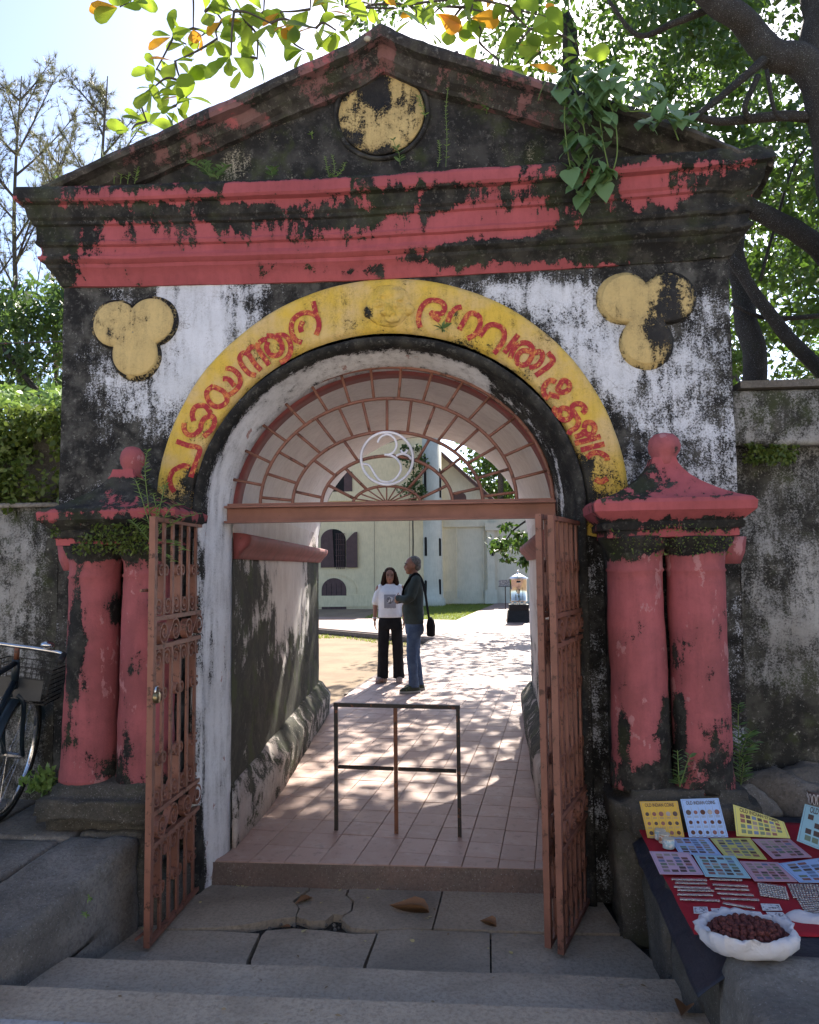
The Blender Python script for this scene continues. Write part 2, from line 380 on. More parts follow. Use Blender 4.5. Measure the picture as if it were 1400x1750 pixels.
slab([(584, 1572), (600, 1586), (640, 1590), (700, 1587), (738, 1588), (750, 1545), (758, 1508), (604, 1506), (594, 1530), (606, 1541), (602, 1558), (588, 1566)], .002)
slab([(741, 1588), (835, 1591), (960, 1595), (1065, 1597), (1010, 1512), (762, 1508), (752, 1548)], .004, M_conc)
for k in range(26):                             # grit in the crack
    p = AZ(random.uniform(440, 610), random.uniform(1570, 1592), -.155)
    MB().ell(p, (random.uniform(.004, .012),) * 3, 6, 4).obj('crack_grit', M_stone, land)

# yard behind the gate
yard = tag(MB().add([(-60, 4.3, -.15), (60, 4.3, -.15), (60, 90, -.15), (-60, 90, -.15)], [(0, 1, 2, 3)]).obj('sand_yard', M_sand), kind='structure')
ND, TD = Vector((math.sin(rad(5.9)), math.cos(rad(5.9)))), Vector((math.cos(rad(5.9)), -math.sin(rad(5.9))))
path = MB()
path.prism([(-1.25, .10), (1.2, .10), (1.2, 4.4), (3.2, 4.46), (3.2, 7.0), (-1.16, 7.0), (-1.26, 6.0), (-1.50, 4.4)], -.17, -.022)
path_o = tag(path.obj('passage_floor', paint('tile_mortar', (.15, .105, .09), None, .6, .9)), kind='structure')
far = MB(); far.prism([(-1.157, 7.0), (3.6, 7.0), (4.2, 19), (3.6, 40), (1.7, 40), (1.25, 30), (-.22, 19.6), (-5.6, 21.8), (-16, 25.0), (-16, 19.6), (-4.02, 16.78), (-.53, 13.73)], -.17, .0)
tag(far.obj('yard_path', M_tiles_far), kind='structure')
kp = [(-16, 19.55), (-4.02, 16.73), (-.60, 13.70), (-1.20, 7.0), (-1.30, 6.0)]
kb = MB(); kb.tube([(x, y, -.075) for x, y in kp], .066, 4); tag(kb.obj('kerb', paint('kerb_cement', (.20, .15, .125), (.08, .07, .055), .5, .9)), kind='structure')
# floor tiles, each its own piece; cut where they meet the walls
PASS = [(-1.06, .102), (.905, .102), (1.02, 4.40), (-1.32, 4.40)]
BACK = [(-1.32, 4.40), (1.30, 4.40), (1.30, 6.95), (-1.16, 6.95), (-1.26, 6.0)]
TW, TH, GAP = .2, .24, .0015
tme = {}
def tile_mesh(P, key=None):
    b = MB(); b.prism(P, -.022, 0.0); bm = bmesh.new(); me = b.mesh('tile'); bm.from_mesh(me)
    ed = [e for e in bm.edges if e.verts[0].co.z > -.001 and e.verts[1].co.z > -.001]
    bmesh.ops.bevel(bm, geom=ed, offset=.0025, segments=1, affect='EDGES'); bm.to_mesh(me); bm.free(); me.materials.append(M_tile); return me
std = tile_mesh([(-TW / 2 + GAP, -TH / 2 + GAP), (TW / 2 - GAP, -TH / 2 + GAP), (TW / 2 - GAP, TH / 2 - GAP), (-TW / 2 + GAP, TH / 2 - GAP)])
ntile = 0
for i in range(-12, 12):
    for j in range(-2, 34):
        ctr = TD * (i * TW + .03) + ND * (j * TH + .16 + (.0 if i % 2 else .012))
        cs = [ctr + TD * a * (TW / 2 - GAP) + ND * b_ * (TH / 2 - GAP) for a, b_ in ((-1, -1), (1, -1), (1, 1), (-1, 1))]
        for Q in (PASS, BACK):
            P = clip_poly([(p.x, p.y) for p in cs], Q)
            if len(P) < 3: continue
            A = abs(sum(P[k - 1][0] * P[k][1] - P[k][0] * P[k - 1][1] for k in range(len(P)))) / 2
            if A < .0006: continue
            tilt = Matrix.Rotation(random.uniform(-.005, .005), 4, 'X') @ Matrix.Rotation(random.uniform(-.005, .005), 4, 'Y')
            zz = random.uniform(-.0015, .0015); ntile += 1
            if A > .0999 * TW * TH * 10 * .965:
                link('tile', std, None, path_o, Matrix.Translation((ctr.x, ctr.y, zz)) @ Matrix.Rotation(rad(-5.9), 4, 'Z') @ tilt)
            else:
                me = tile_mesh([(p[0] - ctr.x, p[1] - ctr.y) for p in P])
                link('tile', me, None, path_o, Matrix.Translation((ctr.x, ctr.y, zz)))
# front riser of the passage floor
rs = MB(); rs.grid(lambda a, b: (-1.08 + a * 2.0, .098 - .012 * (1 - b) + .006 * fbm((a * 6, b, 0), 2), -.135 + b * .131), 40, 4)
tag(rs.obj('passage_step_riser', stone('dusty_red_cement', (.20, .145, .125), (.15, .125, .11), big=4, bmp=.4)), kind='structure')
# sunlit grass beside the palace
def grass(name, poly, n, h, label):
    xs = [p[0] for p in poly]; ys = [p[1] for p in poly]; V = []; F = []; k = 0
    while k < n:
        x, y = random.uniform(min(xs), max(xs)), random.uniform(min(ys), max(ys))
        ins = False
        for q in range(len(poly)):
            a, b = poly[q - 1], poly[q]
            if (a[1] > y) != (b[1] > y) and x < (b[0] - a[0]) * (y - a[1]) / (b[1] - a[1]) + a[0]: ins = not ins
        if not ins: continue
        an = random.uniform(0, 6.28); hh = h * random.uniform(.5, 1.2); dx, dy = math.cos(an) * .012, math.sin(an) * .012; q = len(V)
        V += [(x - dx, y - dy, -.15), (x + dx, y + dy, -.15), (x + random.uniform(-.04, .04), y + random.uniform(-.04, .04), -.15 + hh)]; F.append((q, q + 1, q + 2)); k += 1
    return tag(MB().add(V, F).obj(name, M_grass), label, 'grass', kind='stuff')
lawn = MB(); lawn.prism([(-.2, 19.6), (1.25, 30), (1.7, 33.5), (-3.2, 27.5), (-3.4, 20.9)], -.17, -.05); tag(lawn.obj('lawn', M_grass), kind='structure')
o_ = grass('grass', [(-.2, 19.6), (1.25, 30), (1.7, 33), (-3.2, 27.5), (-3.4, 20.9)], 9000, .08, 'short green grass strip beside the yard path'); o_.location.z = .09
grass('grass_tufts', [(-1.1, 13.0), (-.9, 13.6), (-4, 16.4), (-7, 17), (-6, 15.2), (-3, 15.2)], 1500, .06, 'sparse green grass tufts along the kerb of the sand yard')

# ================================================================== the gateway
gate = thing('temple_gateway', 'weathered red and white arched gateway with pediment and yellow lettered arch', 'gateway', (0, 0, 0))
CX, ZS = -.05, 1.97
def wall_noise(p, a=.006, s=3.0): return a * fbm(p, s)
# --- facade
bx = sorted(set([round(-1.98 + i * .05, 3) for i in range(0, 78)] + [-1.15, 1.05, 1.87])); bx = [x for x in bx if x <= 1.87]
bz = sorted(set([round(-.13 + i * .05, 3) for i in range(0, 71)] + [1.97, 3.40]))
idx = {}; mb = MB()
def fv(i, j):
    if (i, j) not in idx:
        x, z = bx[i], bz[j]; idx[(i, j)] = len(mb.v); mb.v.append((x, wall_noise((x, 0, z), .012, 1.6) + wall_noise((x, 3, z), .004, 9), z))
    return idx[(i, j)]
for i in range(len(bx) - 1):
    for j in range(len(bz) - 1):
        xm, zm = (bx[i] + bx[i + 1]) / 2, (bz[j] + bz[j + 1]) / 2
        inside = (abs(xm - CX) < 1.10) if zm < ZS else (((xm - CX) / 1.2) ** 2 + ((zm - ZS) / 1.13) ** 2 < 1)
        if not inside: mb.f.append((fv(i, j), fv(i + 1, j), fv(i + 1, j + 1), fv(i, j + 1))); mb.mi.append(0)
fac = mb.obj('front_wall', M_white, gate, True)
_f = blobs([(-1.95, 2.9, .20, .9, .62), (-1.75, 2.3, .34, .34, .75), (-1.35, 2.25, .25, .2, .42), (-1.75, 3.25, .3, .14, .5), (-1.52, 3.06, .34, .33, .28), (-1.05, 3.3, .5, .05, -.1),
            (-.62, 3.22, .22, .16, .62), (-.2, 3.34, .45, .08, .85), (.35, 3.33, .6, .07, .6), (.42, 3.1, .3, .14, .35), (.75, 2.95, .22, .12, .35), (1.0, 3.3, .25, .07, .35), (1.45, 3.05, .34, .34, .36), (1.6, 3.3, .4, .12, .75),
            (1.85, 2.9, .14, .8, .32), (1.3, 2.35, .25, .25, .35), (1.7, 2.3, .3, .4, .22), (1.25, 2.75, .1, .2, -.25), (-1.0, 3.15, .3, .3, -.25), (-1.2, 2.85, .2, .3, -.25), (.85, 3.2, .3, .1, -.3), (1.05, 2.9, .15, .2, -.15)], .16)
def facm(co):
    r = _f(co); e = np.sqrt(((co[:, 0] - CX) / 1.36) ** 2 + (np.maximum(co[:, 2] - ZS, 0) / 1.33) ** 2)
    r = r + .28 * np.exp(-((e - 1.0) / .035) ** 2) * (co[:, 2] > ZS); st = np.array([max(0.0, fbm((x_ * 6.5, 3.3, 0), 1.0)) + .6 * max(0.0, fbm((x_ * 19, 7, 0), 1.0)) for x_ in co[:, 0]]); r = r + .75 * st * np.exp(-np.maximum(3.37 - co[:, 2], 0) / .32); return np.where(co[:, 2] < 2.05, np.maximum(r, .95 - .2 * (co[:, 0] > 0)), r)
attr(fac, facm)
# --- sides, back, roof of the gatehouse
side = MB()
for x in (-1.98, 1.87):
    s_ = 1 if x > 0 else -1
    side.grid(lambda a, b: (x + s_ * wall_noise((a * 4.4, b * 3.5, x), .01, 1.5), a * 4.4, -.3 + b * 3.72), 40, 34)
side.add([(-1.98, 0.02, 3.42), (1.87, 0.02, 3.42), (1.87, 4.4, 3.42), (-1.98, 4.4, 3.42)], [(0, 1, 2, 3)])
so = side.obj('side_walls', M_white, gate, True); attr(so, lambda co: np.full(len(co), .75))
def far_arch(t, k=0.0):
    """outline of the inner end of the passage, t in 0..1 from left foot over the crown to right foot"""
    L = [(-1.36 - k, -.1), (-1.36 - k, 1.90)]; R_ = [(1.04 + k, 1.90), (1.04 + k, -.1)]
    if t < .2: q = t / .2; return (L[0][0], L[0][1] + q * 2.0)
    if t > .8: q = (t - .8) / .2; return (R_[0][0], 1.90 - q * 2.0)
    a = math.pi * (1 - (t - .2) / .6); return (-.16 + (1.20 + k) * math.cos(a), 1.90 + (1.25 + k) * math.sin(a))
def near_arch(t, a_, b_, zb=-.13):
    if t < .2: return (CX - a_, zb + t / .2 * (ZS - zb))
    if t > .8: return (CX + a_, ZS - (t - .8) / .2 * (ZS - zb))
    an = math.pi * (1 - (t - .2) / .6); return (CX + a_ * math.cos(an), ZS + b_ * math.sin(an))
bw = MB()
def bk(a, b):
    x0, z0 = far_arch(a); x1 = max(min((x0 + .05) * 5, 1.87), -1.98); z1 = 3.42 if .22 < a < .78 else min(z0 * 1.6, 3.42)
    if a <= .22 or a >= .78: x1 = -1.98 if a < .5 else 1.87
    return (x0 + (x1 - x0) * b, 4.40, max(z0 + (z1 - z0) * b, -.15))
bw.grid(bk, 80, 6); attr(bw.obj('rear_wall', M_white, gate, True), lambda co: np.full(len(co), .6))
# --- reveal: black roll, white splay
prof = [(1.105, .995, -.030), (1.105, .995, -.052), (1.09, .98, -.058), (1.06, .955, -.045), (1.048, .945, -.015), (1.045, .942, .03), (1.03, .93, .07), (1.005, .905, .14), (.985, .888, .20), (.975, .878, .27), (.99, .89, .29)]
rv = MB(); NT = 150
rv.rings([[(near_arch(i / NT, a, b)[0], y + wall_noise((i * .1, y * 5, a), .004, 2), near_arch(i / NT, a, b)[1] + wall_noise((i * .13, 9, a), .004, 2)) for i in range(NT + 1)] for a, b, y in prof], cap=False, closed=False)
ro_ = rv.obj('arch_reveal', M_jamb, gate, True)
def revm(co):
    x, y, z = co.T; band = 1 / (1 + np.exp((y - np.where(x < -.3, .010, np.where(x > .5, .055, .030))) / .018)); top = z > ZS - .05
    r = np.where(top, band * (.95 + .15 * (x > .1)) + .06 + .45 * (x > .55) * (x < 1.2) * (z < 2.75), np.where(x < 0, .25 * band + .14 + .5 * (z < .35) * band + .8 * (z < .2) * band, .85))
    return r + .25 * np.exp(-((y - .2) / .03) ** 2) * (z > ZS)
attr(ro_, revm)
# --- yellow lettered band
yb = MB(); NA = 160
def ybf(a, b):
    an = math.pi * (1.045 - a * 1.10); k = b
    A, B = 1.105 + .235 * k, .995 + .32 * k
    x, z = CX + A * math.cos(an), ZS + .03 + B * math.sin(an)
    ed = .0 if .04 < k < .96 else .030
    return (x + .004 * fbm((x * 3, k, z * 3)), -.036 + ed + wall_noise((x, 5, z), .006, 3), z)
yb.grid(ybf, NA, 14)
yo = yb.obj('yellow_arch_band', M_yellow, gate, True)
attr(yo, blobs([(-1.28, 2.0, .2, .12, .75), (-1.17, 2.16, .055, .10, .75), (1.16, 2.02, .2, .13, .55), (1.0, 2.15, .13, .17, .75), (.80, 2.5, .06, .12, .55), (.62, 2.72, .12, .05, .6), (.40, 2.90, .14, .045, .55), (-.28, 2.92, .07, .04, .5), (-1.15, 2.5, .1, .1, .1)], .07))
# --- springing mouldings over the jambs and passage walls
def pwl(y, s): return (-1.022 + (y - .25) * -.081) if s < 0 else (.923 + (y - .25) * .0282)
for s in (-1, 1):
    pw = MB()
    pw.grid(lambda a, b: (pwl(.26 + a * 4.14, s) + s * wall_noise((a * 4, b * 2, s), .012, 2.2), .26 + a * 4.14, -.05 + b * 2.1), 60, 36)
    po = pw.obj('passage_wall', M_pwall, gate, True)
    if s < 0: attr(po, lambda co: .86 + .25 * np.exp(-((co[:, 2] - .6) / .5) ** 2) - 1.15 * np.exp(-((co[:, 1] - 2.3 - .55 * (1.5 - co[:, 2])) / 1.05) ** 2 - ((co[:, 2] - 1.45) / .55) ** 2) - .95 * (co[:, 2] > 1.86) + .35 * (co[:, 1] > 3.6) - .3 * (co[:, 2] < .3))
    else: attr(po, lambda co: .10 + .35 * (co[:, 2] < .9) - .1 * np.exp(-((co[:, 2] - 1.5) / .5) ** 2))
    # impost: ogee shelf of dull red paint
    im = MB(); pr_ = [(0, 1.72), (.02, 1.72), (.03, 1.745), (.055, 1.775), (.085, 1.80), (.10, 1.835), (.098, 1.865), (.07, 1.875), (0, 1.88)]
    ys = [.27 + i * .1 for i in range(43)]
    im.rings([[(pwl(y, s) - s * (p + wall_noise((y, z, s), .004, 4)), y, z) for p, z in pr_] for y in ys])
    attr(normals_out(im.obj('impost', M_soffit, gate, True)), lambda co: np.zeros(len(co)))
    # plinth with a sloping mossy top
    pl = MB(); pq = [(-.02, -.05), (.105, -.05), (.11, .10), (.115, .22), (.10, .255), (.06, .30), (.025, .355), (-.02, .375)]
    ys = [.30 + i * .1 for i in range(43)]
    pl.rings([[(pwl(y, s) - s * (p * (.25 + .75 * min(1, max(0, (y - .3) / 1.2))) + (.014 * fbm((y, z, s), 2.5) if p > 0 else 0)), y, z) for p, z in pq] for y in ys])
    plo = normals_out(pl.obj('plinth', M_plinth, gate, True)); attr(plo, lambda co: .30 + .25 * (co[:, 1] > 1.6) + .15 * (co[:, 2] > .24))
# --- vault
va = MB()
def vf(a, b):
    t = .2 + .6 * a; xn, zn = near_arch(t, 1.0, .90); xf, zf = far_arch(t); y = .27 + b * 4.13
    return (xn + (xf - xn) * b + wall_noise((a * 5, b * 6, 1), .012, 2), y, zn + (zf - zn) * b + wall_noise((a * 5, b * 6, 4), .012, 2))
va.grid(vf, 60, 40); vo_ = va.obj('vault', M_vault, gate, True); attr(vo_, lambda co: .05 + .35 * np.exp(-((co[:, 1] - .42) / .06) ** 2) * (co[:, 0] < -.2))
rb = MB()
rb.rings([[(near_arch(.2 + .6 * i / 80, a, b)[0], y, near_arch(.2 + .6 * i / 80, a, b)[1]) for i in range(81)] for a, b, y in ((.975, .878, .262), (.965, .868, .275), (.963, .866, .40), (.995, .895, .41))], cap=False, closed=False)
rb.obj('soffit_band', M_soffit, gate, True)

# --- cornice (swept profile, mitred at the ends)
XL, XR = -1.98, 1.87
def sweep(profile, name, mat, sag):
    mb = MB(); rs_ = []
    xs = [i / 90 for i in range(91)]
    for p, z in profile:
        r = []
        path_ = [(XL - p, .45), (XL - p, .2)] + [(XL - p + t * (XR - XL + 2 * p), -p) for t in xs] + [(XR + p, .2), (XR + p, .45)]
        for x, y in path_:
            e = max(0, (x - 1.35) / .7); br = (.004 + .055 * e * e)
            q = Vector((x, y, z)); d = fbm((x * 1.0, z * 2, 3), 3.0); d2 = fbm((x, z, 8), 11)
            r.append((x + br * d2 * .6, y + br * d + .003 * d2, z + sag(x) + .004 * fbm((x, z * .3, 1), 2.2) + br * .6 * d2))
        rs_.append(r)
    mb.rings(rs_, cap=False, closed=False); return mb.obj(name, mat, gate, True)
sagf = lambda x: -.045 * max(0, 1 - ((x + .05) / 2.1) ** 2)
cprof = [(-.02, 3.36), (.012, 3.361), (.020, 3.375), (.034, 3.405), (.050, 3.432), (.072, 3.452), (.076, 3.472), (.090, 3.478), (.106, 3.492), (.108, 3.508), (.096, 3.514), (.090, 3.535), (.094, 3.566), (.112, 3.574), (.119, 3.590), (.112, 3.604), (.113, 3.66), (.116, 3.682), (.132, 3.690), (.136, 3.708), (.150, 3.722), (.158, 3.76), (.164, 3.790), (.196, 3.798), (.206, 3.812), (.205, 3.868), (.192, 3.888), (.17, 3.892), (.08, 3.90), (-.05, 3.90)]
co_ = crisp(sweep(cprof, 'cornice', M_red, sagf), 22)
_c = blobs([(-1.95, 3.62, .28, .2, .75), (-1.2, 3.70, .4, .06, .38), (-.75, 3.68, .3, .07, .42), (-.25, 3.64, .18, .06, .45), (.25, 3.70, .25, .06, .5), (.0, 3.62, .15, .04, .2), (.55, 3.62, .2, .06, .25), (.95, 3.68, .2, .1, .35), (.75, 3.43, .62, .055, .95), (.25, 3.40, .18, .03, .4), (1.5, 3.45, .5, .12, 1.0), (1.35, 3.6, .3, .05, .25),
            (1.95, 3.6, .35, .3, .65), (-.25, 3.37, .25, .02, .4), (-.4, 3.46, .8, .05, -.2), (-1.4, 3.43, .4, .05, -.3), (-1.5, 3.72, .5, .05, .2), (.3, 3.74, 1.2, .04, .2)], .22)
def corm(co): return _c(co) + .55 * (co[:, 2] > 3.83 + (co[:, 0] * 0)) * (1 - .55 * (np.sin(co[:, 0] * 3.1) > .2)) + .35 * (co[:, 2] > 3.885)
attr(co_, corm)
# --- tympanum
def rake(x): return 4.60 - .412 * abs(x + .04) - (.03 * math.exp(-((x + .04) / .12) ** 2))
ty = MB()
def tyf(a, b):
    x = -1.97 + a * 3.83; z0 = 3.80; z1 = max(rake(x), 3.83); z = z0 + b * (z1 - z0)
    return (x, .03 + wall_noise((x, 2, z), .016, 1.8) + wall_noise((x, 5, z), .005, 8), z)
ty.grid(tyf, 96, 26); to = ty.obj('tympanum', M_tymp, gate, True)
attr(to, blobs([(-.95, 4.05, .09, .12, -.42), (-.62, 4.32, .5, .03, -.25), (-1.5, 4.02, .09, .05, -.35), (-.72, 4.22, .1, .05, -.2), (-.62, 3.95, .1, .05, -.2), (.6, 3.98, .3, .15, -.1)], .86))
tb = MB(); tb.add([(-1.97, .42, 3.42), (1.86, .42, 3.42), (1.86, .42, 3.86), (-.04, .42, 4.62), (-1.97, .42, 3.86)], [(0, 1, 2, 3, 4)]); attr(tb.obj('pediment_back', M_tymp, gate), lambda co: np.full(len(co), .9))
# --- raking cornices
rprof = [(-.06, -.17), (.015, -.165), (.03, -.14), (.07, -.115), (.085, -.075), (.10, -.06), (.165, -.055), (.178, -.03), (.175, .0), (.16, .018), (.05, .03), (-.40, .035)]
for s, x0, x1 in ((-1, -2.16, -.04), (1, -.04, 2.07)):
    mb = MB(); rs_ = []
    for p, t in rprof:
        r = []
        for i in range(71):
            x = x0 + (x1 - x0) * i / 70; e = max(0, (x - 1.5) / .6); am = .010 + .05 * e * e
            z = 4.70 - .404 * abs(x + .04) + .03 * math.exp(-((x + .04) / .1) ** 2) - .045 * max(0, e) + t * (1 - .15 * abs(x))
            r.append((x, -p + am * fbm((x, t * 3, 2), 4), z + am * fbm((x, t * 2, 9), 3.5) + .004 * fbm((x, t, 3), 18)))
        rs_.append(r)
    mb.rings(rs_, cap=False, closed=False); q = crisp(normals_out(mb.obj('raking_cornice', M_rake, gate, True)), 30)
    _r = blobs([(-.85, 4.30, .14, .04, -.45), (-.55, 4.40, .2, .04, -.12), (-.1, 4.62, .2, .06, -.05), (.35, 4.52, .25, .05, -.15), (1.9, 3.95, .5, .3, .4), (-1.9, 3.95, .4, .2, .2)], .56)
    attr(q, lambda co: _r(co) + .18 * (np.sin(co[:, 0] * 7) > .3))
cap_ = MB(); cap_.ell(AY(628, 66, -.175), (.022, .012, .016), 8, 6); attr(cap_.obj('apex_boss', M_tymp, gate, True), lambda co: np.full(len(co), .2))
# --- medallion, trefoils
md = MB(); mc = AY(651, 190, .0); md.lathe([(.001, .012), (.10, .014), (.20, .012), (.25, .008), (.256, -.006)], (0, 0, 0), 40)
mo = md.obj('medallion', M_gold, gate, True)
for v in mo.data.vertices: v.co = Vector((mc.x + v.co.x, -v.co.z + .02 + .010 * fbm(v.co, 9), mc.z + v.co.y))
normals_out(mo); attr(mo, blobs([(mc.x - .03, mc.z + .15, .075, .13, 1.0), (mc.x - .2, mc.z - .16, .1, .06, .5), (mc.x - .16, mc.z + .13, .06, .05, .3), (mc.x + .06, mc.z + .02, .025, .035, .6), (mc.x + .2, mc.z, .04, .1, .22), (mc.x, mc.z - .25, .3, .03, .4), (mc.x - .22, mc.z, .03, .2, .3), (mc.x, mc.z, .27, .27, -.05)], .33))
mr = MB(); mr.tube([(mc.x + .275 * math.cos(a), .022, mc.z + .275 * math.sin(a)) for a in [i * math.pi / 24 for i in range(48)]], .014, 6, True); attr(mr.obj('medallion_rim', M_tymp, gate, True), lambda co: np.full(len(co), .95))
def trefoil(cs, r, m):
    """one closed outline round three lobes, raised from the wall"""
    P = [AY(u, v, 0) for u, v in cs]; cx = sum(p.x for p in P) / 3; cz = sum(p.z for p in P) / 3; out = []
    for k in range(96):
        a = 2 * math.pi * k / 96; d = Vector((math.cos(a), 0, math.sin(a))); best = .05
        for p in P:
            q = Vector((p.x - cx, 0, p.z - cz)); b = d.dot(q); disc = b * b - q.length_squared + r * r
            if disc > 0: best = max(best, b + math.sqrt(disc))
        out.append((math.cos(a) * best, math.sin(a) * best))
    rs_ = []
    for k, y in ((1.10, .012), (1.07, -.014), (1.0, -.018), (.985, -.030), (.95, -.035), (.6, -.036), (.3, -.037), (.02, -.037)):
        rs_.append([(cx + k * x, y + .004 * fbm((x * k, z * k, cx), 14), cz + k * z) for x, z in out])
    b = MB(); b.rings(rs_, cap=False); o = normals_out(b.obj('trefoil', M_gold, gate, True)); attr(o, m); return cx, cz
trefoil([(201, 556), (261, 551), (234, 606)], .138, lambda co: .13 + .30 * np.exp(-((co[:, 0] + 1.66) / .05) ** 2) + .45 * (co[:, 1] > -.020))
trefoil([(1069, 513), (1140, 512), (1104, 584)], .138, lambda co: .10 + .62 * np.exp(-((co[:, 0] - 1.56) / .13) ** 2) + .30 * np.exp(-((co[:, 0] - 1.42) / .1) ** 2 - ((co[:, 2] - 2.97) / .1) ** 2) + .25 * (co[:, 1] > -.016))
# --- worn face relief at the crown of the band
fc = AY(664, 528, -.03); rl = MB()
rl.ell((0, 0, .015), (.145, .045, .125)); rl.ell((-.05, -.03, .035), (.04, .02, .012), R=Matrix.Rotation(rad(12), 3, 'Y')); rl.ell((.055, -.03, .035), (.04, .02, .012), R=Matrix.Rotation(rad(-12), 3, 'Y'))
rl.ell((-.048, -.035, .005), (.024, .02, .018)); rl.ell((.05, -.035, .005), (.024, .02, .018)); rl.ell((.004, -.045, -.02), (.022, .03, .045)); rl.ell((.02, -.03, -.07), (.045, .025, .022)); rl.ell((.0, -.02, .075), (.07, .03, .03)); rl.ell((-.02, -.045, -.04), (.02, .02, .016)); rl.ell((.028, -.045, -.04), (.02, .02, .016))
rl.ell((-.115, -.01, -.01), (.03, .03, .04)); rl.ell((.12, -.01, -.01), (.03, .03, .04))
ro2 = rl.obj('face_relief', M_yellow, gate); fuse(ro2, .005, 4); rough(ro2, .010, 13)
for v in ro2.data.vertices: v.co += Vector((fc.x, fc.y - .002, fc.z))
attr(ro2, lambda co: .10 + .8 * np.exp(-((co[:, 0] - fc.x + .11) / .03) ** 2 - ((co[:, 2] - fc.z + .02) / .04) ** 2))
ro2.data.materials.clear(); ro2.data.materials.append(M_yellow)
# --- painted letters on the band
g = G('red_lettering'); c = g.mix(g.step(g.noise(30, 8, .72), .47, .60), (.33, .030, .040), (.56, .17, .055)); c = g.mix(g.step(g.noise(60, 7, .75), .575, .62), c, (.62, .42, .10)); M_letter = g.done(c, .8)
ZA = lambda P: [(260 + x / 7, 640 + y / 7) for x, y in P]
ZB = lambda P: [(380 + x / 7, 500 + y / 7) for x, y in P]
ZC = lambda P: [(700 + x / 7.778, 490 + y / 7.778) for x, y in P]
ZD = lambda P: [(840 + x / 6.364, 540 + y / 6.364) for x, y in P]
ZE = lambda P: [(900 + x / 7.778, 660 + y / 7.778) for x, y in P]
LET = [
 [ZA([(268, 1405), (228, 1330), (215, 1240), (250, 1160), (310, 1118), (380, 1090), (450, 1110)]), ZA([(295, 800), (430, 850), (570, 885), (548, 1000), (505, 1110), (465, 1230)])],
 [ZA([(390, 580), (388, 660), (440, 722), (520, 715), (580, 650), (592, 590), (640, 520), (720, 500), (752, 560), (720, 650), (620, 745)]), ZA([(500, 560), (482, 470), (520, 390), (600, 370), (655, 395), (705, 470)])],
 [ZA([(740, 135), (655, 215), (690, 335), (790, 388), (895, 325), (870, 220), (780, 165), (735, 150)]), ZB([(10, 1035), (80, 1040), (150, 1120)]), ZB([(40, 908), (130, 922), (212, 1010), (208, 1110), (130, 1200), (40, 1240)])],
 [ZB([(405, 990), (325, 970), (245, 880), (208, 790), (250, 722), (320, 745), (380, 840), (465, 930)]), ZB([(300, 720), (330, 660), (385, 642)]), ZB([(430, 600), (425, 660), (480, 750), (560, 865)]), ZB([(440, 600), (490, 565), (540, 560)])],
 [ZB([(545, 590), (530, 670), (590, 748), (680, 738), (718, 660), (690, 575), (620, 525), (530, 515)]), ZB([(640, 518), (740, 512), (808, 590), (818, 700), (770, 790), (690, 840)])],
 [ZB([(955, 600), (875, 565), (828, 450), (850, 330), (940, 255), (1050, 245), (1140, 300), (1158, 410), (1122, 510)]), ZB([(1088, 105), (1108, 190), (1128, 280)]), ZB([(965, 345), (938, 420), (952, 475)])],
 [ZC([(145, 545), (120, 440), (150, 300), (230, 205), (330, 182), (430, 212), (468, 280), (430, 358), (350, 360), (290, 352), (340, 410), (405, 452)])],
 [ZC([(508, 472), (550, 360), (620, 292), (695, 270)]), ZC([(660, 572), (720, 470), (780, 372), (850, 352), (928, 400), (938, 500), (880, 622), (770, 692)])],
 [ZC([(930, 662), (990, 580), (1062, 512), (1160, 512), (1250, 580), (1252, 700), (1180, 822), (1120, 885)])],
 [ZD([(292, 205), (212, 310), (140, 402)])],
 [ZD([(205, 460), (240, 370), (310, 302), (400, 302), (450, 370), (430, 460), (370, 530), (290, 522), (280, 440), (340, 380), (430, 390)]), ZD([(470, 402), (540, 392), (552, 460), (500, 540), (410, 562)]), ZD([(612, 398), (672, 480), (620, 550), (550, 602), (480, 652)])],
 [ZD([(700, 725), (640, 702), (572, 770), (572, 850), (620, 902)]), ZD([(740, 760), (780, 702), (840, 732), (840, 800), (770, 832), (720, 800), (740, 760)]), ZD([(620, 850), (690, 870), (742, 882)])],
 [ZE([(390, 275), (372, 330), (430, 400)]), ZE([(440, 330), (480, 290), (560, 310), (592, 380), (550, 442), (480, 442), (430, 392), (445, 325)]), ZE([(742, 360), (782, 310), (730, 240), (640, 240), (602, 300), (650, 380), (692, 460), (660, 550), (580, 602), (560, 645)])],
 [ZE([(765, 560), (790, 490), (870, 490), (908, 560), (870, 640), (790, 632), (762, 570)]), ZE([(640, 680), (742, 640), (722, 600)])],
 [ZE([(640, 762), (800, 722), (985, 668)])], [ZE([(720, 852), (860, 812), (1035, 768)])],
 [ZE([(800, 952), (880, 892), (980, 890), (1060, 940), (1072, 990)])], [ZE([(915, 1235), (990, 1272), (1075, 1225)])]]
def band_y(p):      # the front face of the band at that place
    return -.040 + wall_noise((p.x, 5, p.z), .006, 3)
for L in LET:
    b = MB()
    for S in L:
        P = catmull([AY(u, v, -.037) for u, v in S], 5)
        for p in P: p.y = band_y(p)
        b.strip(P, .030, (0, -1, 0), .0018)
    normals_out(b.obj('letter', M_letter, gate))
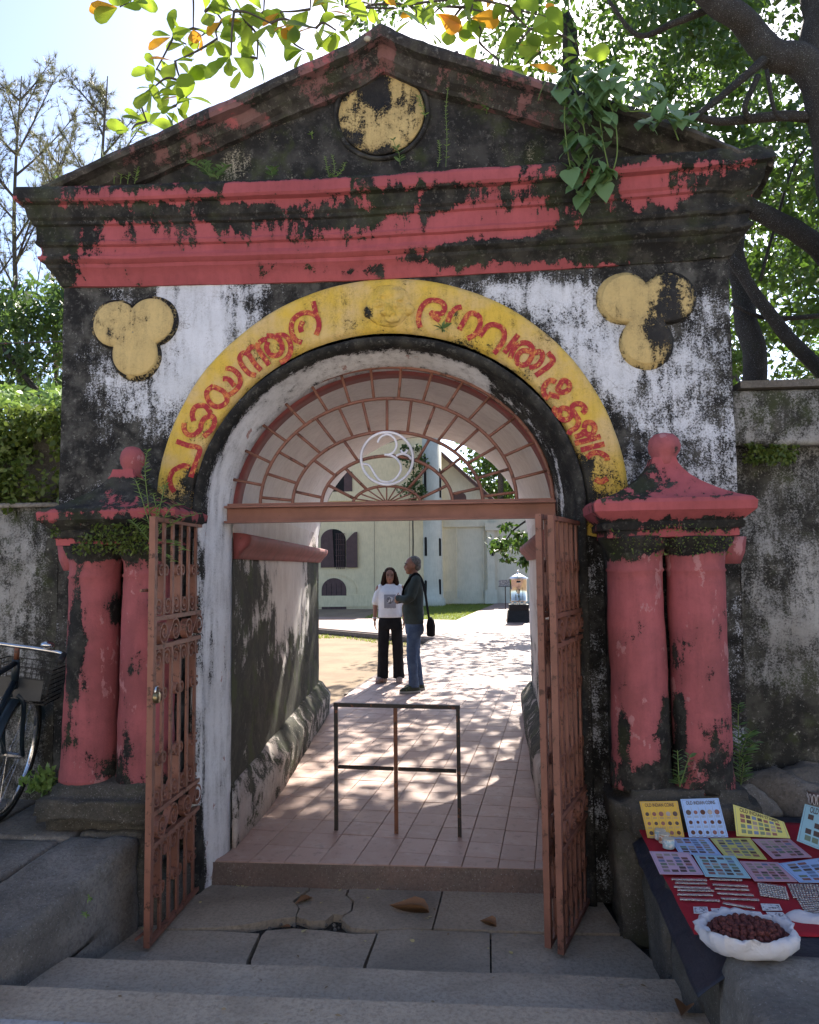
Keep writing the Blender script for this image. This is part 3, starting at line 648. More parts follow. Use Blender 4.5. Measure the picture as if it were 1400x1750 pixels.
# --- paired columns with pyramid caps and ball finials
def column(cx, r0, r1, z0, z1, m, lean=0.0):
    b = MB(); n = 28; H = z1 - z0
    pr2 = [(r0 * 1.06, 0), (r0 * 1.06, .02), (r0 * 1.04, .05), (r0 * 1.01, .07)] + [(r0 + (r1 - r0) * t, .09 + t * (H - .27)) for t in [k / 22 for k in range(23)]] + [(r1 * 1.06, H - .17), (r1 * 1.0, H - .155), (r1 * 1.02, H - .10), (r1 * 1.12, H - .06), (r1 * 1.3, H - .02), (r1 * 1.34, H)]
    b.rings([[(cx + lean * (1 - z / H) + r * math.cos(2 * math.pi * k / n), -.22 + r * math.sin(2 * math.pi * k / n), z0 + z) for k in range(n)] for r, z in pr2])
    o = b.obj('column', M_red_col, gate, True); rough(o, .008, 2.6); rough(o, .004, 11); attr(o, m); return o
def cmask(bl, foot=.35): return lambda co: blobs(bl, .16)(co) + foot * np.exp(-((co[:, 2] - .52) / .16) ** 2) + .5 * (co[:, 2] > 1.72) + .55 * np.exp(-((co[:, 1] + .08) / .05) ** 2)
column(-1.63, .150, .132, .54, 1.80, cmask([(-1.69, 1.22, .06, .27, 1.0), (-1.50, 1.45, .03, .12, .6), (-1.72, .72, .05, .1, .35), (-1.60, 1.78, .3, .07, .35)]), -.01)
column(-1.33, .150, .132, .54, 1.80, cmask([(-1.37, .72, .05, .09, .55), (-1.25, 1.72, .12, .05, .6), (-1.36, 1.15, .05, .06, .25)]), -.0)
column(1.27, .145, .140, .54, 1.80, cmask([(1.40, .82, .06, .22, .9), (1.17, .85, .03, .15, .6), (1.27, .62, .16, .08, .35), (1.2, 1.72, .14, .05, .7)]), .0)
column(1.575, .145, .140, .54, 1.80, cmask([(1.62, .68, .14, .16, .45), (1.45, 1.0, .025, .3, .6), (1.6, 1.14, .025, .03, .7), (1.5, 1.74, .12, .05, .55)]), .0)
for s, cx, hw in ((-1, -1.465, .36), (1, 1.425, .372)):
    b = MB()
    def sq(h, d, z, k): return [(cx + (a * h) + .006 * fbm((a, z, k), 5), -.22 + e * d, z + .006 * fbm((a * 3, e * 3, z), 3)) for a, e in ((-1, -1), (-.5, -1), (0, -1), (.5, -1), (1, -1), (1, 0), (1, 1), (0, 1), (-1, 1), (-1, 0))]
    ring = [(hw * .86, .16, 1.795), (hw * .86, .165, 1.83), (hw * .92, .175, 1.835), (hw * .93, .18, 1.865), (hw * .90, .175, 1.875), (hw * .97, .205, 1.90), (hw * 1.04, .235, 1.925), (hw * 1.05, .24, 1.965), (hw * 1.0, .23, 1.985), (hw * .84, .195, 2.002), (hw * .68, .165, 2.027), (hw * .54, .14, 2.054), (hw * .42, .115, 2.082), (hw * .31, .09, 2.115), (hw * .23, .07, 2.15), (hw * .18, .058, 2.18), (hw * .155, .054, 2.21)]
    b.rings([sq(h, d, z, 1) for h, d, z in ring]); o = crisp(normals_out(b.obj('column_canopy', M_red, gate, True)), 28); attr(o, lambda co: .26 + .55 * np.exp(-((co[:, 2] - 1.855) / .035) ** 2) + (.20 + .22 * (s < 0)) * (co[:, 2] > 1.97) * (co[:, 2] < 2.17) + (.45 * np.exp(-((co[:, 2] - 1.90) / .06) ** 2) if s < 0 else 0))
    f = MB(); k = .78 if s < 0 else 1.0
    f.lathe([(.06 * k, 2.17), (.062 * k, 2.21), (.064 * k, 2.225), (.078 * k, 2.245), (.083 * k, 2.275), (.075 * k, 2.31), (.05 * k, 2.335), (.005, 2.345)], (cx + (.01 if s > 0 else .03), -.22, 0), 18)
    attr(rough(f.obj('finial', M_red_col, o, True), .006, 6), lambda co: np.full(len(co), .12))
    # pilaster strip and dark pier behind the columns
    p_ = MB(); p_.box((cx + s * .02, -.06, 1.05), (.60, .12, 1.55)); attr(p_.obj('pier', M_white, gate), lambda co: np.full(len(co), 1.05))
    e = MB(); e.lathe([(.085, 1.66), (.11, 1.72), (.12, 1.80)], (cx + s * .325, -.10, 0), 12); attr(e.obj('corbel', M_red_col, gate, True), lambda co: np.full(len(co), .15))
    q = MB(); q.box((cx + s * .035, -.17, .43), (.70, .56, .25)); o = q.obj('pedestal', M_stone_dark, gate)
    bm = bmesh.new(); bm.from_mesh(o.data); bmesh.ops.bevel(bm, geom=bm.edges[:], offset=.07, segments=3, affect='EDGES'); bmesh.ops.subdivide_edges(bm, edges=[e_ for e_ in bm.edges if e_.calc_length() > .1], cuts=5, use_grid_fill=True); bm.to_mesh(o.data); bm.free(); rough(o, .035, 4); o.data.polygons.foreach_set('use_smooth', [True] * len(o.data.polygons))

# ================================================================== fanlight grille and its beam
fan = thing('fanlight_grille', 'brown iron fanlight grille with white om sign in the arch', 'grille', (CX, .2, 1.95))
YG = .21
def pgrid(P): return [AY(u, v, YG) for u, v in P]
hub = AY(661, 861, YG)
mpx = (AY(761, 861, YG) - AY(661, 861, YG)).x / 100
def arc(hw, hh, n=44): return [Vector((hub.x + hw * mpx * math.cos(math.pi * k / n), YG, hub.z - .005 + hh * mpx * math.sin(math.pi * k / n))) for k in range(n + 1)]
for hw, hh, r in ((59, 32, .009), (113, 84, .0105), (164, 126, .0105), (221, 184, .0105), (281, 239, .012)):
    MB().tube(arc(hw, hh), r, 6).obj('arc_bar', M_brown, fan, True)
Zf = lambda P: [(380 + x / 2.414, 600 + y / 2.414) for x, y in P]
SP = [((45, 530), (175, 555)), ((105, 415), (210, 465)), ((175, 310), (275, 380)), ((265, 220), (350, 310)), ((370, 145), (435, 250)), ((490, 95), (525, 210)), ((612, 70), (625, 190)), ((738, 70), (728, 187)), ((865, 90), (830, 202)), ((990, 130), (923, 235)), ((1097, 195), (1013, 287)), ((1195, 282), (1093, 357)), ((1265, 387), (1153, 437)), ((1325, 497), (1203, 528)),
      ((168, 605), (300, 617)), ((203, 512), (320, 549)), ((258, 430), (360, 488)), ((323, 352), (415, 430)), ((398, 292), (468, 382)), ((487, 245), (535, 346)), ((579, 208), (608, 331)), ((680, 195), (680, 324)), ((781, 203), (765, 330)), ((876, 230), (832, 346)), ((965, 272), (890, 371)), ((1042, 335), (957, 414)), ((1112, 405), (1006, 466)), ((1170, 490), (1046, 526)), ((1207, 583), (1083, 598)),
      ((313, 583), (419, 606)), ((399, 465), (476, 521)), ((509, 380), (566, 462)), ((852, 368), (795, 465)), ((965, 455), (884, 514)), ((1050, 567), (943, 591)), ((454, 562), (549, 611)), ((524, 500), (596, 571)), ((836, 488), (760, 576)), ((916, 560), (820, 606))]
ARCS = [(59, 32), (113, 84), (164, 126), (221, 184), (281, 239)]
def spoke_ends(a, b):
    p, q = pgrid(Zf([a, b])); out = []
    f = lambda r, k: ((r.x - hub.x) / (ARCS[k][0] * mpx)) ** 2 + (max(r.z - hub.z + .005, 0) / (ARCS[k][1] * mpx)) ** 2 - 1
    m = p.lerp(q, .5); ki = max([k for k in range(5) if f(m, k) > 0] or [0]); d = q - p
    for k, sg in ((min(ki + 1, 4), -1), (ki, 1)):       # outer end, inner end
        lo, hi = 0.0, 1.2
        for _ in range(40):
            t = (lo + hi) / 2; r = m + d * t * sg
            if (f(r, k) < 0) == (sg < 0): lo = t
            else: hi = t
        out.append(m + d * lo * sg)
    return out
for a, b in SP: MB().tube(spoke_ends(a, b), .0095, 5).obj('spoke', M_brown, fan, True)
for k in range(9):
    an = math.pi * (k + 1) / 10
    MB().tube([hub + Vector((.012 * math.cos(an), 0, .012 * math.sin(an))), hub + Vector((59 * mpx * math.cos(an), 0, 32 * mpx * math.sin(an)))], .0045, 5).obj('fan_rod', M_brown, fan, True)
MB().lathe([(.001, -.012), (.022, -.012), (.022, .012), (.001, .012)], (0, 0, 0), 14).obj('hub', M_brown, fan, False, Matrix.Translation(hub) @ Matrix.Rotation(rad(90), 4, 'X'))
a, b = AY(386, 884, .17), AY(950, 883, .17)
zc = 1.982; bm_ = MB()
bm_.box(((a.x + b.x) / 2, .20, zc), (b.x - a.x, .012, .10)); bm_.box(((a.x + b.x) / 2, .165, zc + .045), (b.x - a.x - .001, .06, .011)); bm_.box(((a.x + b.x) / 2, .165, zc - .045), (b.x - a.x - .002, .06, .011)); bm_.box(((a.x + b.x) / 2, .20, zc + .062), (b.x - a.x - .01, .03, .012))
bm_.obj('beam', M_brown2, fan)
om = MB().tube([AY(661.5 + 44.3 * math.cos(t), 783.5 + 44.8 * math.sin(t), YG - .018) for t in [2 * math.pi * k / 48 for k in range(48)]], .0085, 6, True).obj('om_ring', M_om, fan, True)
Zo = lambda P: [(600 + x / 10.77, 720 + y / 10.77) for x, y in P]
ob = MB()
for S in ([(490, 395), (530, 310), (610, 258), (700, 250), (790, 310), (838, 420), (810, 530), (740, 600), (660, 618), (615, 615)], [(660, 622), (760, 640), (850, 700), (910, 800), (915, 900), (860, 1010), (770, 1090), (660, 1120), (540, 1090), (460, 1010), (400, 910), (340, 820), (270, 790), (195, 790)], [(830, 640), (900, 606), (980, 606), (1060, 640), (1110, 700)], [(915, 530), (950, 580), (1000, 580), (1038, 522)]):
    ob.tube(catmull([AY(u, v, YG - .018) for u, v in Zo(S)], 5), .0072, 6)
ob.obj('om_sign', M_om, fan, True)
# ================================================================== stone platforms either side of the landing
def block(name, x0, x1, y0, y1, z0, z1, bev, amp, mat, parent=None, cuts=5, s=3.0):
    b = MB(); b.box(((x0 + x1) / 2, (y0 + y1) / 2, (z0 + z1) / 2), (x1 - x0, y1 - y0, z1 - z0)); o = b.obj(name, mat, parent)
    bm = bmesh.new(); bm.from_mesh(o.data); bmesh.ops.bevel(bm, geom=bm.edges[:], offset=bev, segments=2, affect='EDGES', profile=.6)
    bmesh.ops.subdivide_edges(bm, edges=[e for e in bm.edges if e.calc_length() > .12], cuts=cuts, use_grid_fill=True); bmesh.ops.recalc_face_normals(bm, faces=bm.faces); bm.to_mesh(o.data); bm.free()
    rough(o, amp, s); rough(o, amp * .35, 14); o.data.polygons.foreach_set('use_smooth', [True] * len(o.data.polygons)); return o
pL = thing('stone_platform', 'worn stone platform with slabs under the bicycle and left columns', 'platform', (-1.3, -.6, -.2))
pR = thing('stone_platform', 'stone platform carrying the souvenir cloth and right columns', 'platform', (1.25, -.6, -.2))
block('core', -7.0, -1.33, -1.95, .25, -.4, .23, .05, .03, M_stone_dark, pL, 8)
block('edge_stone', -1.64, -1.26, -2.6, -.44, -.2, .316, .035, .022, M_stone, pL, 16)
block('edge_stone', -1.60, -1.25, -.43, -.02, -.2, .33, .04, .02, M_stone_dark, pL)
block('footing_stone', -1.27, -1.13, -.40, -.04, -.2, .12, .05, .025, M_stone_dark, pL)
for y0, y1 in ((-.45, .24), (-.86, -.47), (-1.35, -.88), (-1.95, -1.37)):
    x = -1.62 if y0 > -.5 else -1.66
    while x > -5:
        wd = random.uniform(.5, .95); block('paving_slab', x - wd + .012, x - .006, y0, y1, .16, .302 + random.uniform(-.008, .012), .02, .008, M_stone, pL, 4); x -= wd
for o in list(pL.children):                    # the ledge falls and swings away towards the street
    for v in o.data.vertices:
        d = max(0.0, -.45 - v.co.y)
        if v.co.x > -4: v.co.x -= d * .20
        if v.co.z > 0: v.co.z -= d * .125
block('core', 1.33, 7.0, -2.6, .25, -.4, .28, .05, .03, M_stone_dark, pR, 8)
block('edge_stone', 1.12, 1.60, -.40, .02, -.2, .383, .06, .035, M_stone_dark, pR)
block('edge_stone', 1.22, 1.75, -.86, -.42, -.2, .372, .05, .03, M_stone_dark, pR)
block('edge_stone', 1.23, 1.80, -1.58, -.88, -.2, .370, .05, .03, M_stone_dark, pR)
block('edge_stone', 1.20, 2.05, -2.6, -1.60, -.2, .412, .06, .022, M_stone, pR, 9)
block('footing_stone', 1.07, 1.26, -1.38, -1.18, -.2, -.03, .05, .03, M_stone, pR)
block('paving_slab', 2.07, 3.2, -2.4, -1.6, .1, .372, .04, .02, M_stone, pR)
for y0, y1 in ((-.6, .0), (-1.58, -.62)):
    x = 1.78
    while x < 5:
        wd = random.uniform(.6, .95); block('paving_slab', x + .006, x + wd - .006, y0, y1, .16, .372 + random.uniform(-.004, .003), .02, .006, M_stone_dark, pR, 4); x += wd
# rounded stones against the wall on the right
def boulder(px, y, r, label, rot=0):
    p = AY(*px, y); b = MB(); b.ell((0, 0, 0), r, 40, 24); o = b.obj('stone_block', M_stone); rough(o, .05, 3.0); rough(o, .014, 12); o.data.polygons.foreach_set('use_smooth', [True] * len(o.data.polygons))
    for v in o.data.vertices: v.co.z = max(v.co.z, -r[2] * .8)
    o.location = p; o.rotation_euler.z = rot; tag(o, label, 'stone'); return o
boulder((1362, 1372), -.02, (.40, .12, .13), 'rounded grey stone ledge against the right boundary wall', rad(-38))
boulder((1292, 1372), -.10, (.10, .09, .08), 'small dark stone between right column and rounded ledge', rad(20))
boulder((1420, 1345), .10, (.42, .12, .10), 'flat grey stone behind the rounded ledge at the right edge', rad(5))

# ================================================================== boundary walls
wl = thing('boundary_wall', 'mould streaked grey boundary wall behind the bicycle with mossy top', 'wall', (-3, .3, .2))
wr = thing('boundary_wall', 'black mouldy boundary wall with coping right of the gateway', 'wall', (3, .3, .2))
def wallgrid(x0, x1, y, z0, z1, nx, nz, amp=.014): return MB().grid(lambda a, b: (x0 + a * (x1 - x0), y + wall_noise((x0 + a * (x1 - x0), y, z0 + b * (z1 - z0)), amp, 1.8) + .004 * fbm((a * (x1 - x0), 1, b * (z1 - z0)), 12), z0 + b * (z1 - z0)), nx, nz)
o = wallgrid(-9, -1.95, .16, .1, 2.05, 120, 44).obj('wall_face', M_wall, wl, True); attr(o, lambda co: .10 - .25 * np.exp(-((co[:, 0] + 2.45) / .35) ** 2 - ((co[:, 2] - 1.5) / .8) ** 2) + .45 * np.exp(-((co[:, 0] + 2.02) / .12) ** 2))
block('wall_core', -9, -1.99, .19, .75, .1, 2.06, .01, .01, M_stone_dark, wl, 6)
block('ledge', -9, -1.99, .12, .75, 2.045, 2.075, .012, .012, M_stone, wl, 6)
block('upper_course', -9, -1.99, .30, .75, 2.07, 2.58, .06, .04, M_stone_dark, wl, 9)
o = wallgrid(1.84, 9, .20, .1, 2.32, 120, 50).obj('wall_face', M_wall, wr, True); attr(o, lambda co: .10 - .30 * np.exp(-((co[:, 0] - 2.45) / .3) ** 2 - ((co[:, 2] - 1.35) / .35) ** 2) + .25 * (co[:, 2] < .9))
block('wall_core', 1.88, 9, .23, .75, .1, 2.33, .01, .01, M_stone_dark, wr, 6)
block('coping', 1.88, 9, .10, .82, 2.315, 2.63, .03, .014, M_wall, wr, 9)
for k in range(9): MB().box((2.3 + k * .75, .32, 2.655), (.73, .5, .04)).obj('coping_tile', M_stone, wr)

# ================================================================== iron gate leaves
def spiral(cx, cz, r, a0, turns, d, n=22): return [(cx + r * (1 - .78 * k / n) * math.cos(a0 + d * 2 * math.pi * turns * k / n), cz + r * (1 - .78 * k / n) * math.sin(a0 + d * 2 * math.pi * turns * k / n)) for k in range(n + 1)]
_gm = {}
def gmesh(key, fn):
    if key not in _gm: b = MB(); fn(b); _gm[key] = b.mesh('scroll' if key[0] == 's' else key); _gm[key].materials.append(M_brown)
    return _gm[key]
def strand(b, mir):      # apex-up half of a V: curl at the foot, curl at the head
    P = list(reversed(spiral(-.046, .052, .050, rad(20), 1.45, -1))) + [(-.002, .10), (.002, .17), (.004, .205)] + spiral(.036, .222, .037, rad(200), 1.35, -1)
    P = [(mir * x, 0, z) for x, z in P]
    b.strip([Vector((x, -.015, z)) for x, y, z in P], .0085, (0, 1, 0), .032)
def esse(b):             # S scroll lying along the leaf
    A = spiral(-.074, .0, .060, rad(60), 1.6, 1); B_ = [(-x, -z) for x, z in A]
    P = list(reversed(A)) + [(0, 0)] + B_
    b.strip([Vector((x, -.016, z)) for x, z in P], .009, (0, 1, 0), .034)
def gate_leaf(label, loc, ang, W, z0, H, bolt=None):
    """local x runs from the hinge post to the free edge, z from the sill"""
    t = thing('gate_leaf', label, 'gate', loc, 'iron gate leaves', (0, 0, ang))
    def part(name, key, fn, M=Matrix()): return link(name, gmesh(key, fn), None, t, M)
    TR = Matrix.Translation
    for x in (.016, W - .016): part('post', 'post%.2f' % H, lambda b: b.box((0, 0, H / 2), (.034, .030, H)), TR((x, 0, z0)))
    zs = [H - .012, 1.53, 1.39, .60, .45, .012]
    for z in zs: part('rail', 'rail%.2f' % W, lambda b: b.box((0, 0, 0), (W - .07, .028, .022)), TR((W / 2, 0, z0 + z)))
    nb = 5
    for k in range(nb):
        x = .033 + (W - .066) * (k + 1) / (nb + 1)
        for a, c in ((zs[1] + .011, H - .024), (zs[3] + .011, zs[2] - .011), (.024, zs[4] - .011)):
            part('bar', 'bar%.3f' % (c - a), lambda b: b.box((0, 0, (c - a) / 2), (.024, .012, c - a)), TR((x, 0, z0 + a)))
    for k in range(3):
        x = .033 + (W - .066) * (2 * k + 1) / 6
        for zz, up in ((zs[1] + .011, 1), (zs[2] - .011, -1), (zs[3] + .011, 1), (zs[4] - .011, -1)):
            for mir in (-1, 1):
                part('scroll', 's%d' % mir, lambda b: strand(b, mir), TR((x - .008 * mir, -.014, z0 + zz)) @ Matrix.Diagonal((1, 1, up, 1)))
    for k in range(2):
        for zz in (1.46, .525): part('scroll', 'se', esse, TR((W * (.27 + .46 * k), 0, z0 + zz)))
    for zz in (.35, H - .3): part('hinge', 'hinge', lambda b: b.lathe([(.001, -.05), (.013, -.05), (.014, 0), (.013, .05), (.001, .05)], n=8), TR((-.008, -.006, z0 + zz)))
    if bolt:
        for sgn in ((bolt,) if bolt in (-1, 1) else (-1, 1)):
            def bf(b):
                b.tube([(0, 0, 0), (0, 0, .36)], .009, 6); b.box((0, .006, .30), (.05, .01, .03)); b.box((0, .006, .10), (.05, .01, .16)); b.tube([(0, -.005, .02), (.10 * sgn, -.02, .02)], .008, 6)
            part('drop_bolt', 'bolt%d' % sgn, bf, TR((W - .075, -.022 * sgn, z0 + H - .38)))
            part('drop_bolt', 'bolt%d' % sgn, bf, TR((W - .075, -.022 * sgn, z0 + .03)))
    return t
gate_leaf('brown scrolled iron gate leaf with padlock swung open at the left jamb', (-1.118, .05, -.122), rad(-90), .72, .012, 2.03, 1)
gate_leaf('outer brown iron gate leaf folded open against the right jamb', (1.035, .04, -.122), math.atan2(-.62, -.22), .68, .012, 2.01, None)
gate_leaf('inner brown iron gate leaf with drop bolts folded behind the right leaf', (.985, .085, -.122), math.atan2(-.64, -.235), .67, .012, 2.02, -1)
# knuckles where the two right leaves are hinged together
for k, zz in enumerate((1.47, 1.40, .32, .18)):
    pass
pd = thing('padlock', 'round brass padlock hanging on the left gate leaf', 'padlock', AX(268, 1192, -1.09))
pc = AX(268, 1192, -1.085)
MB().lathe([(.001, -.011), (.026, -.011), (.028, -.006), (.028, .006), (.026, .011), (.001, .011)], n=18).obj('body', M_brass, pd, True, Matrix.Translation(pc) @ Matrix.Rotation(rad(90), 4, 'Y'))
MB().tube([(pc.x, pc.y + .017 * math.cos(a), pc.z + .022 + .030 * math.sin(a)) for a in [math.pi * k / 12 for k in range(13)]], .005, 6).obj('shackle', M_steel, pd, True)

# ================================================================== low barrier in the passage
ba = thing('barrier', 'low black iron barrier frame standing in the passage', 'barrier', (-.07, .63, 0))
A, B_ = AZ(575, 1419, 0), AZ(786, 1430, 0); tz = .785
for t, m in ((0, M_black), (.494, M_rust), (1, M_black)):
    p = A.lerp(B_, t); MB().tube([(p.x, p.y, 0), (p.x, p.y, tz - .013)], .0165, 4).obj('post', m, ba)
MB().tube([(A.x - .013, A.y, tz), (B_.x + .013, B_.y, tz)], .0175, 4).obj('top_rail', M_black, ba)
for a, b in ((0, .494), (.494, 1)):
    p, q = A.lerp(B_, a + .02), A.lerp(B_, b - .02); MB().tube([(p.x, p.y, .395), (q.x, q.y, .395)], .0125, 6).obj('mid_rail', M_black, ba)

# ================================================================== bicycle
M_rub2 = paint('tyre_rubber', (.018, .018, .018), None, .6, .8); M_bike = paint('dark_blue_enamel', (.012, .022, .030), (.06, .035, .025), .66, .35); M_chrome = paint('chrome', (.62, .62, .62), (.25, .16, .10), .62, .18, 1.0)
M_wire = paint('black_wire', (.015, .015, .016), None, .6, .5)
wc = AY(22, 1279, -.20)
bk_ = thing('bicycle', 'black bicycle with wire basket parked against the left wall', 'bicycle', (wc.x - .055, -.20, .31))
bk_['_local'] = 1; bk_.rotation_mode = 'XYZ'
bk_.matrix_world = Matrix.Translation((wc.x - .055, -.20, .31)) @ Matrix.Rotation(rad(101.6), 4, 'Z') @ Matrix.Rotation(rad(9), 4, 'X')
def circ(r, n, y=0, cx=0, cz=.345): return [(cx + r * math.cos(2 * math.pi * k / n), y, cz + r * math.sin(2 * math.pi * k / n)) for k in range(n)]
def wheel(cx):
    ty_ = MB().tube(circ(.328, 56, 0, cx), .019, 8, True).obj('wheel', M_rub2, bk_, True)
    rim = MB(); n = 56
    rim.rings([[(cx + r * math.cos(2 * math.pi * k / n), y, .345 + r * math.sin(2 * math.pi * k / n)) for k in range(n)] for r, y in ((.316, -.014), (.302, -.015), (.295, -.008), (.295, .008), (.302, .015), (.316, .014))], cap=False); rim.obj('rim', M_chrome, ty_, True)
    for k in range(32):
        a = 2 * math.pi * k / 32; s_ = 1 if k % 2 else -1; a2 = a + s_ * (.7 if k % 4 < 2 else -.7)
        MB().tube([(cx + .018 * math.cos(a2), s_ * .03, .345 + .018 * math.sin(a2)), (cx + .298 * math.cos(a), s_ * .004, .345 + .298 * math.sin(a))], .0011, 4).obj('spoke', M_chrome, ty_)
    MB().tube([(cx, -.055, .345), (cx, -.03, .345), (cx, .03, .345), (cx, .055, .345)], [.009, .016, .016, .009], 8).obj('hub', M_chrome, ty_)
wheel(0); wheel(-1.08)
H0, H1 = Vector((-.175, 0, .74)), Vector((-.23, 0, .90))
MB().tube([H0, H1], .019, 10).obj('head_tube', M_bike, bk_, True)
for s in (-1, 1):
    MB().tube(catmull([(-.15, s * .012, .70), (-.14, s * .048, .66), (-.09, s * .050, .52), (-.05, s * .050, .42), (0, s * .05, .345)], 5), [.013] * 20 + [.009], 8).obj('fork_blade', M_bike, bk_, True)
    MB().tube([(-.66, s * .03, .33), (-1.08, s * .06, .345)], .009, 6).obj('chain_stay', M_bike, bk_, True); MB().tube([(-.80, s * .02, .80), (-1.08, s * .06, .345)], .008, 6).obj('seat_stay', M_bike, bk_, True)
MB().tube([(-.19, 0, .78), (-.66, 0, .30)], .017, 8).obj('down_tube', M_bike, bk_, True); MB().tube([(-.22, 0, .88), (-.79, 0, .80)], .015, 8).obj('top_tube', M_bike, bk_, True); MB().tube([(-.66, 0, .30), (-.82, 0, .92)], .016, 8).obj('seat_tube', M_bike, bk_, True)
sa = MB(); sa.ell((-.86, 0, .95), (.13, .09, .035)); sa.ell((-.72, 0, .95), (.10, .03, .025)); sa.obj('saddle', M_rub2, bk_, True)
MB().tube([H1, (-.245, 0, .965)], .013, 8).obj('stem', M_rust, bk_, True)
hb = catmull([(-.36, -.27, .955), (-.27, -.24, .965), (-.245, -.10, .968), (-.245, 0, .968), (-.245, .10, .968), (-.27, .24, .965), (-.36, .27, .955)], 5); MB().tube(hb, .0115, 8).obj('handlebar', M_chrome, bk_, True)
for s in (-1, 1): MB().tube([(-.30, s * .255, .962), (-.42, s * .28, .948)], .0165, 8).obj('grip', M_rub2, bk_, True)
MB().lathe([(.001, .0), (.018, .002), (.034, .012), (.036, .022), (.030, .030), (.012, .040), (.001, .042)], (-.25, -.15, .978), 14).obj('bell', M_chrome, bk_, True)
fd = MB(); n = 26
fd.rings([[(r * math.cos(a), y, .345 + r * math.sin(a)) for a in [rad(20 + 150 * k / n) for k in range(n + 1)]] for r, y in ((.358, -.028), (.368, -.012), (.370, 0), (.368, .012), (.358, .028))], cap=False, closed=False); fd.obj('mudguard', M_bike, bk_, True)
bs = MB()
def lerp4(a, b, t): return a + (b - a) * t
for k in range(8):
    z = .66 + .19 * k / 7; e = .02 * k / 7
    bs.tube([(-.13 + .0 - e, -.15 - e, z), (.11 + e, -.15 - e, z), (.11 + e, .15 + e, z), (-.13 - e, .15 + e, z)], .0022 if 0 < k < 7 else .004, 4, True)
for k in range(11):
    y = -.15 + .30 * k / 10; bs.tube([(-.15, y * 1.13, .85), (-.13, y, .66), (.11, y, .66), (.13, y * 1.13, .85)], .002, 4)
for k in range(7):
    x = -.13 + .24 * k / 6; bs.tube([(x, -.17, .85), (x, -.15, .66), (x, .15, .66), (x, .17, .85)], .002, 4)
bs.obj('basket', M_wire, bk_)
MB().box((-.152, 0, .735), (.004, .27, .11)).obj('basket_sheet', paint('grey_plastic_sheet', (.05, .055, .06), None, .6, .4), bk_)
MB().tube([(-.72, .05, .36), (-.60, .14, .30)], .01, 6).obj('crank', M_chrome, bk_); MB().box((-.58, .18, .29), (.09, .10, .025)).obj('pedal', M_rub2, bk_)
MB().lathe([(.001, -.004), (.09, -.004), (.09, .004), (.001, .004)], n=24).obj('chain_wheel', M_chrome, bk_, False, Matrix.Translation((-.66, -.05, .30)) @ Matrix.Rotation(rad(90), 4, 'X'))
MB().tube([(-1.0, .05, .34), (-1.02, .22, .02)], .008, 6).obj('stand', M_chrome, bk_)

# ================================================================== souvenir display on the right platform
ZD_ = .392
def cloth(name, px, z, mat, label, ruf=.006, over=None, nu=34, nv=34):
    c = [AZ(u, v, z) for u, v in px]
    def f(a, b):
        p = (c[0].lerp(c[1], a)).lerp(c[3].lerp(c[2], a), b); zz = z + ruf * fbm((p.x, p.y, z), 4) + .4 * ruf * fbm((p.x, p.y, z), 14)
        if over and p.x < over: d = over - p.x; zz -= d * .55 + .02 * max(0, fbm((p.y * 2, 1, 0), 3)); p = Vector((over - d * .75, p.y, 0))
        return (p.x, p.y, zz)
    b = MB(); b.grid(f, nu, nv); o = b.obj(name, mat, None, True); m = o.modifiers.new('s', 'SOLIDIFY'); m.thickness = .002; baked(o); return tag(o, label, 'cloth')
g = G('black_plastic_sheet'); M_bsheet = g.done(g.mix(g.noise(3, 5), (.016, .019, .028), (.030, .036, .052)), .42, g.bump(g.noise(9, 5), .5, .02))
g = G('red_cloth'); M_rcloth = g.done(g.mix(g.noise(4, 5), (.33, .014, .026), (.25, .010, .020)), .9, g.bump(g.noise(14, 5, .6), .35, .012))
cloth('ground_sheet', [(1058, 1392), (1620, 1400), (1800, 1660), (1165, 1648)], ZD_ - .002, M_bsheet, 'black plastic sheet spread under the red souvenir cloth', .008, 1.275, 60, 40)
cloth('red_cloth', [(1084, 1403), (1560, 1412), (1740, 1608), (1187, 1598)], ZD_ + .004, M_rcloth, 'red cloth laid out with souvenir cards and packets')
STCOL = [paint('print%d' % i, c, None, .6, .6) for i, c in enumerate([(.10, .07, .06), (.30, .25, .22), (.16, .22, .34), (.28, .12, .10), (.18, .24, .16), (.42, .36, .30)])]
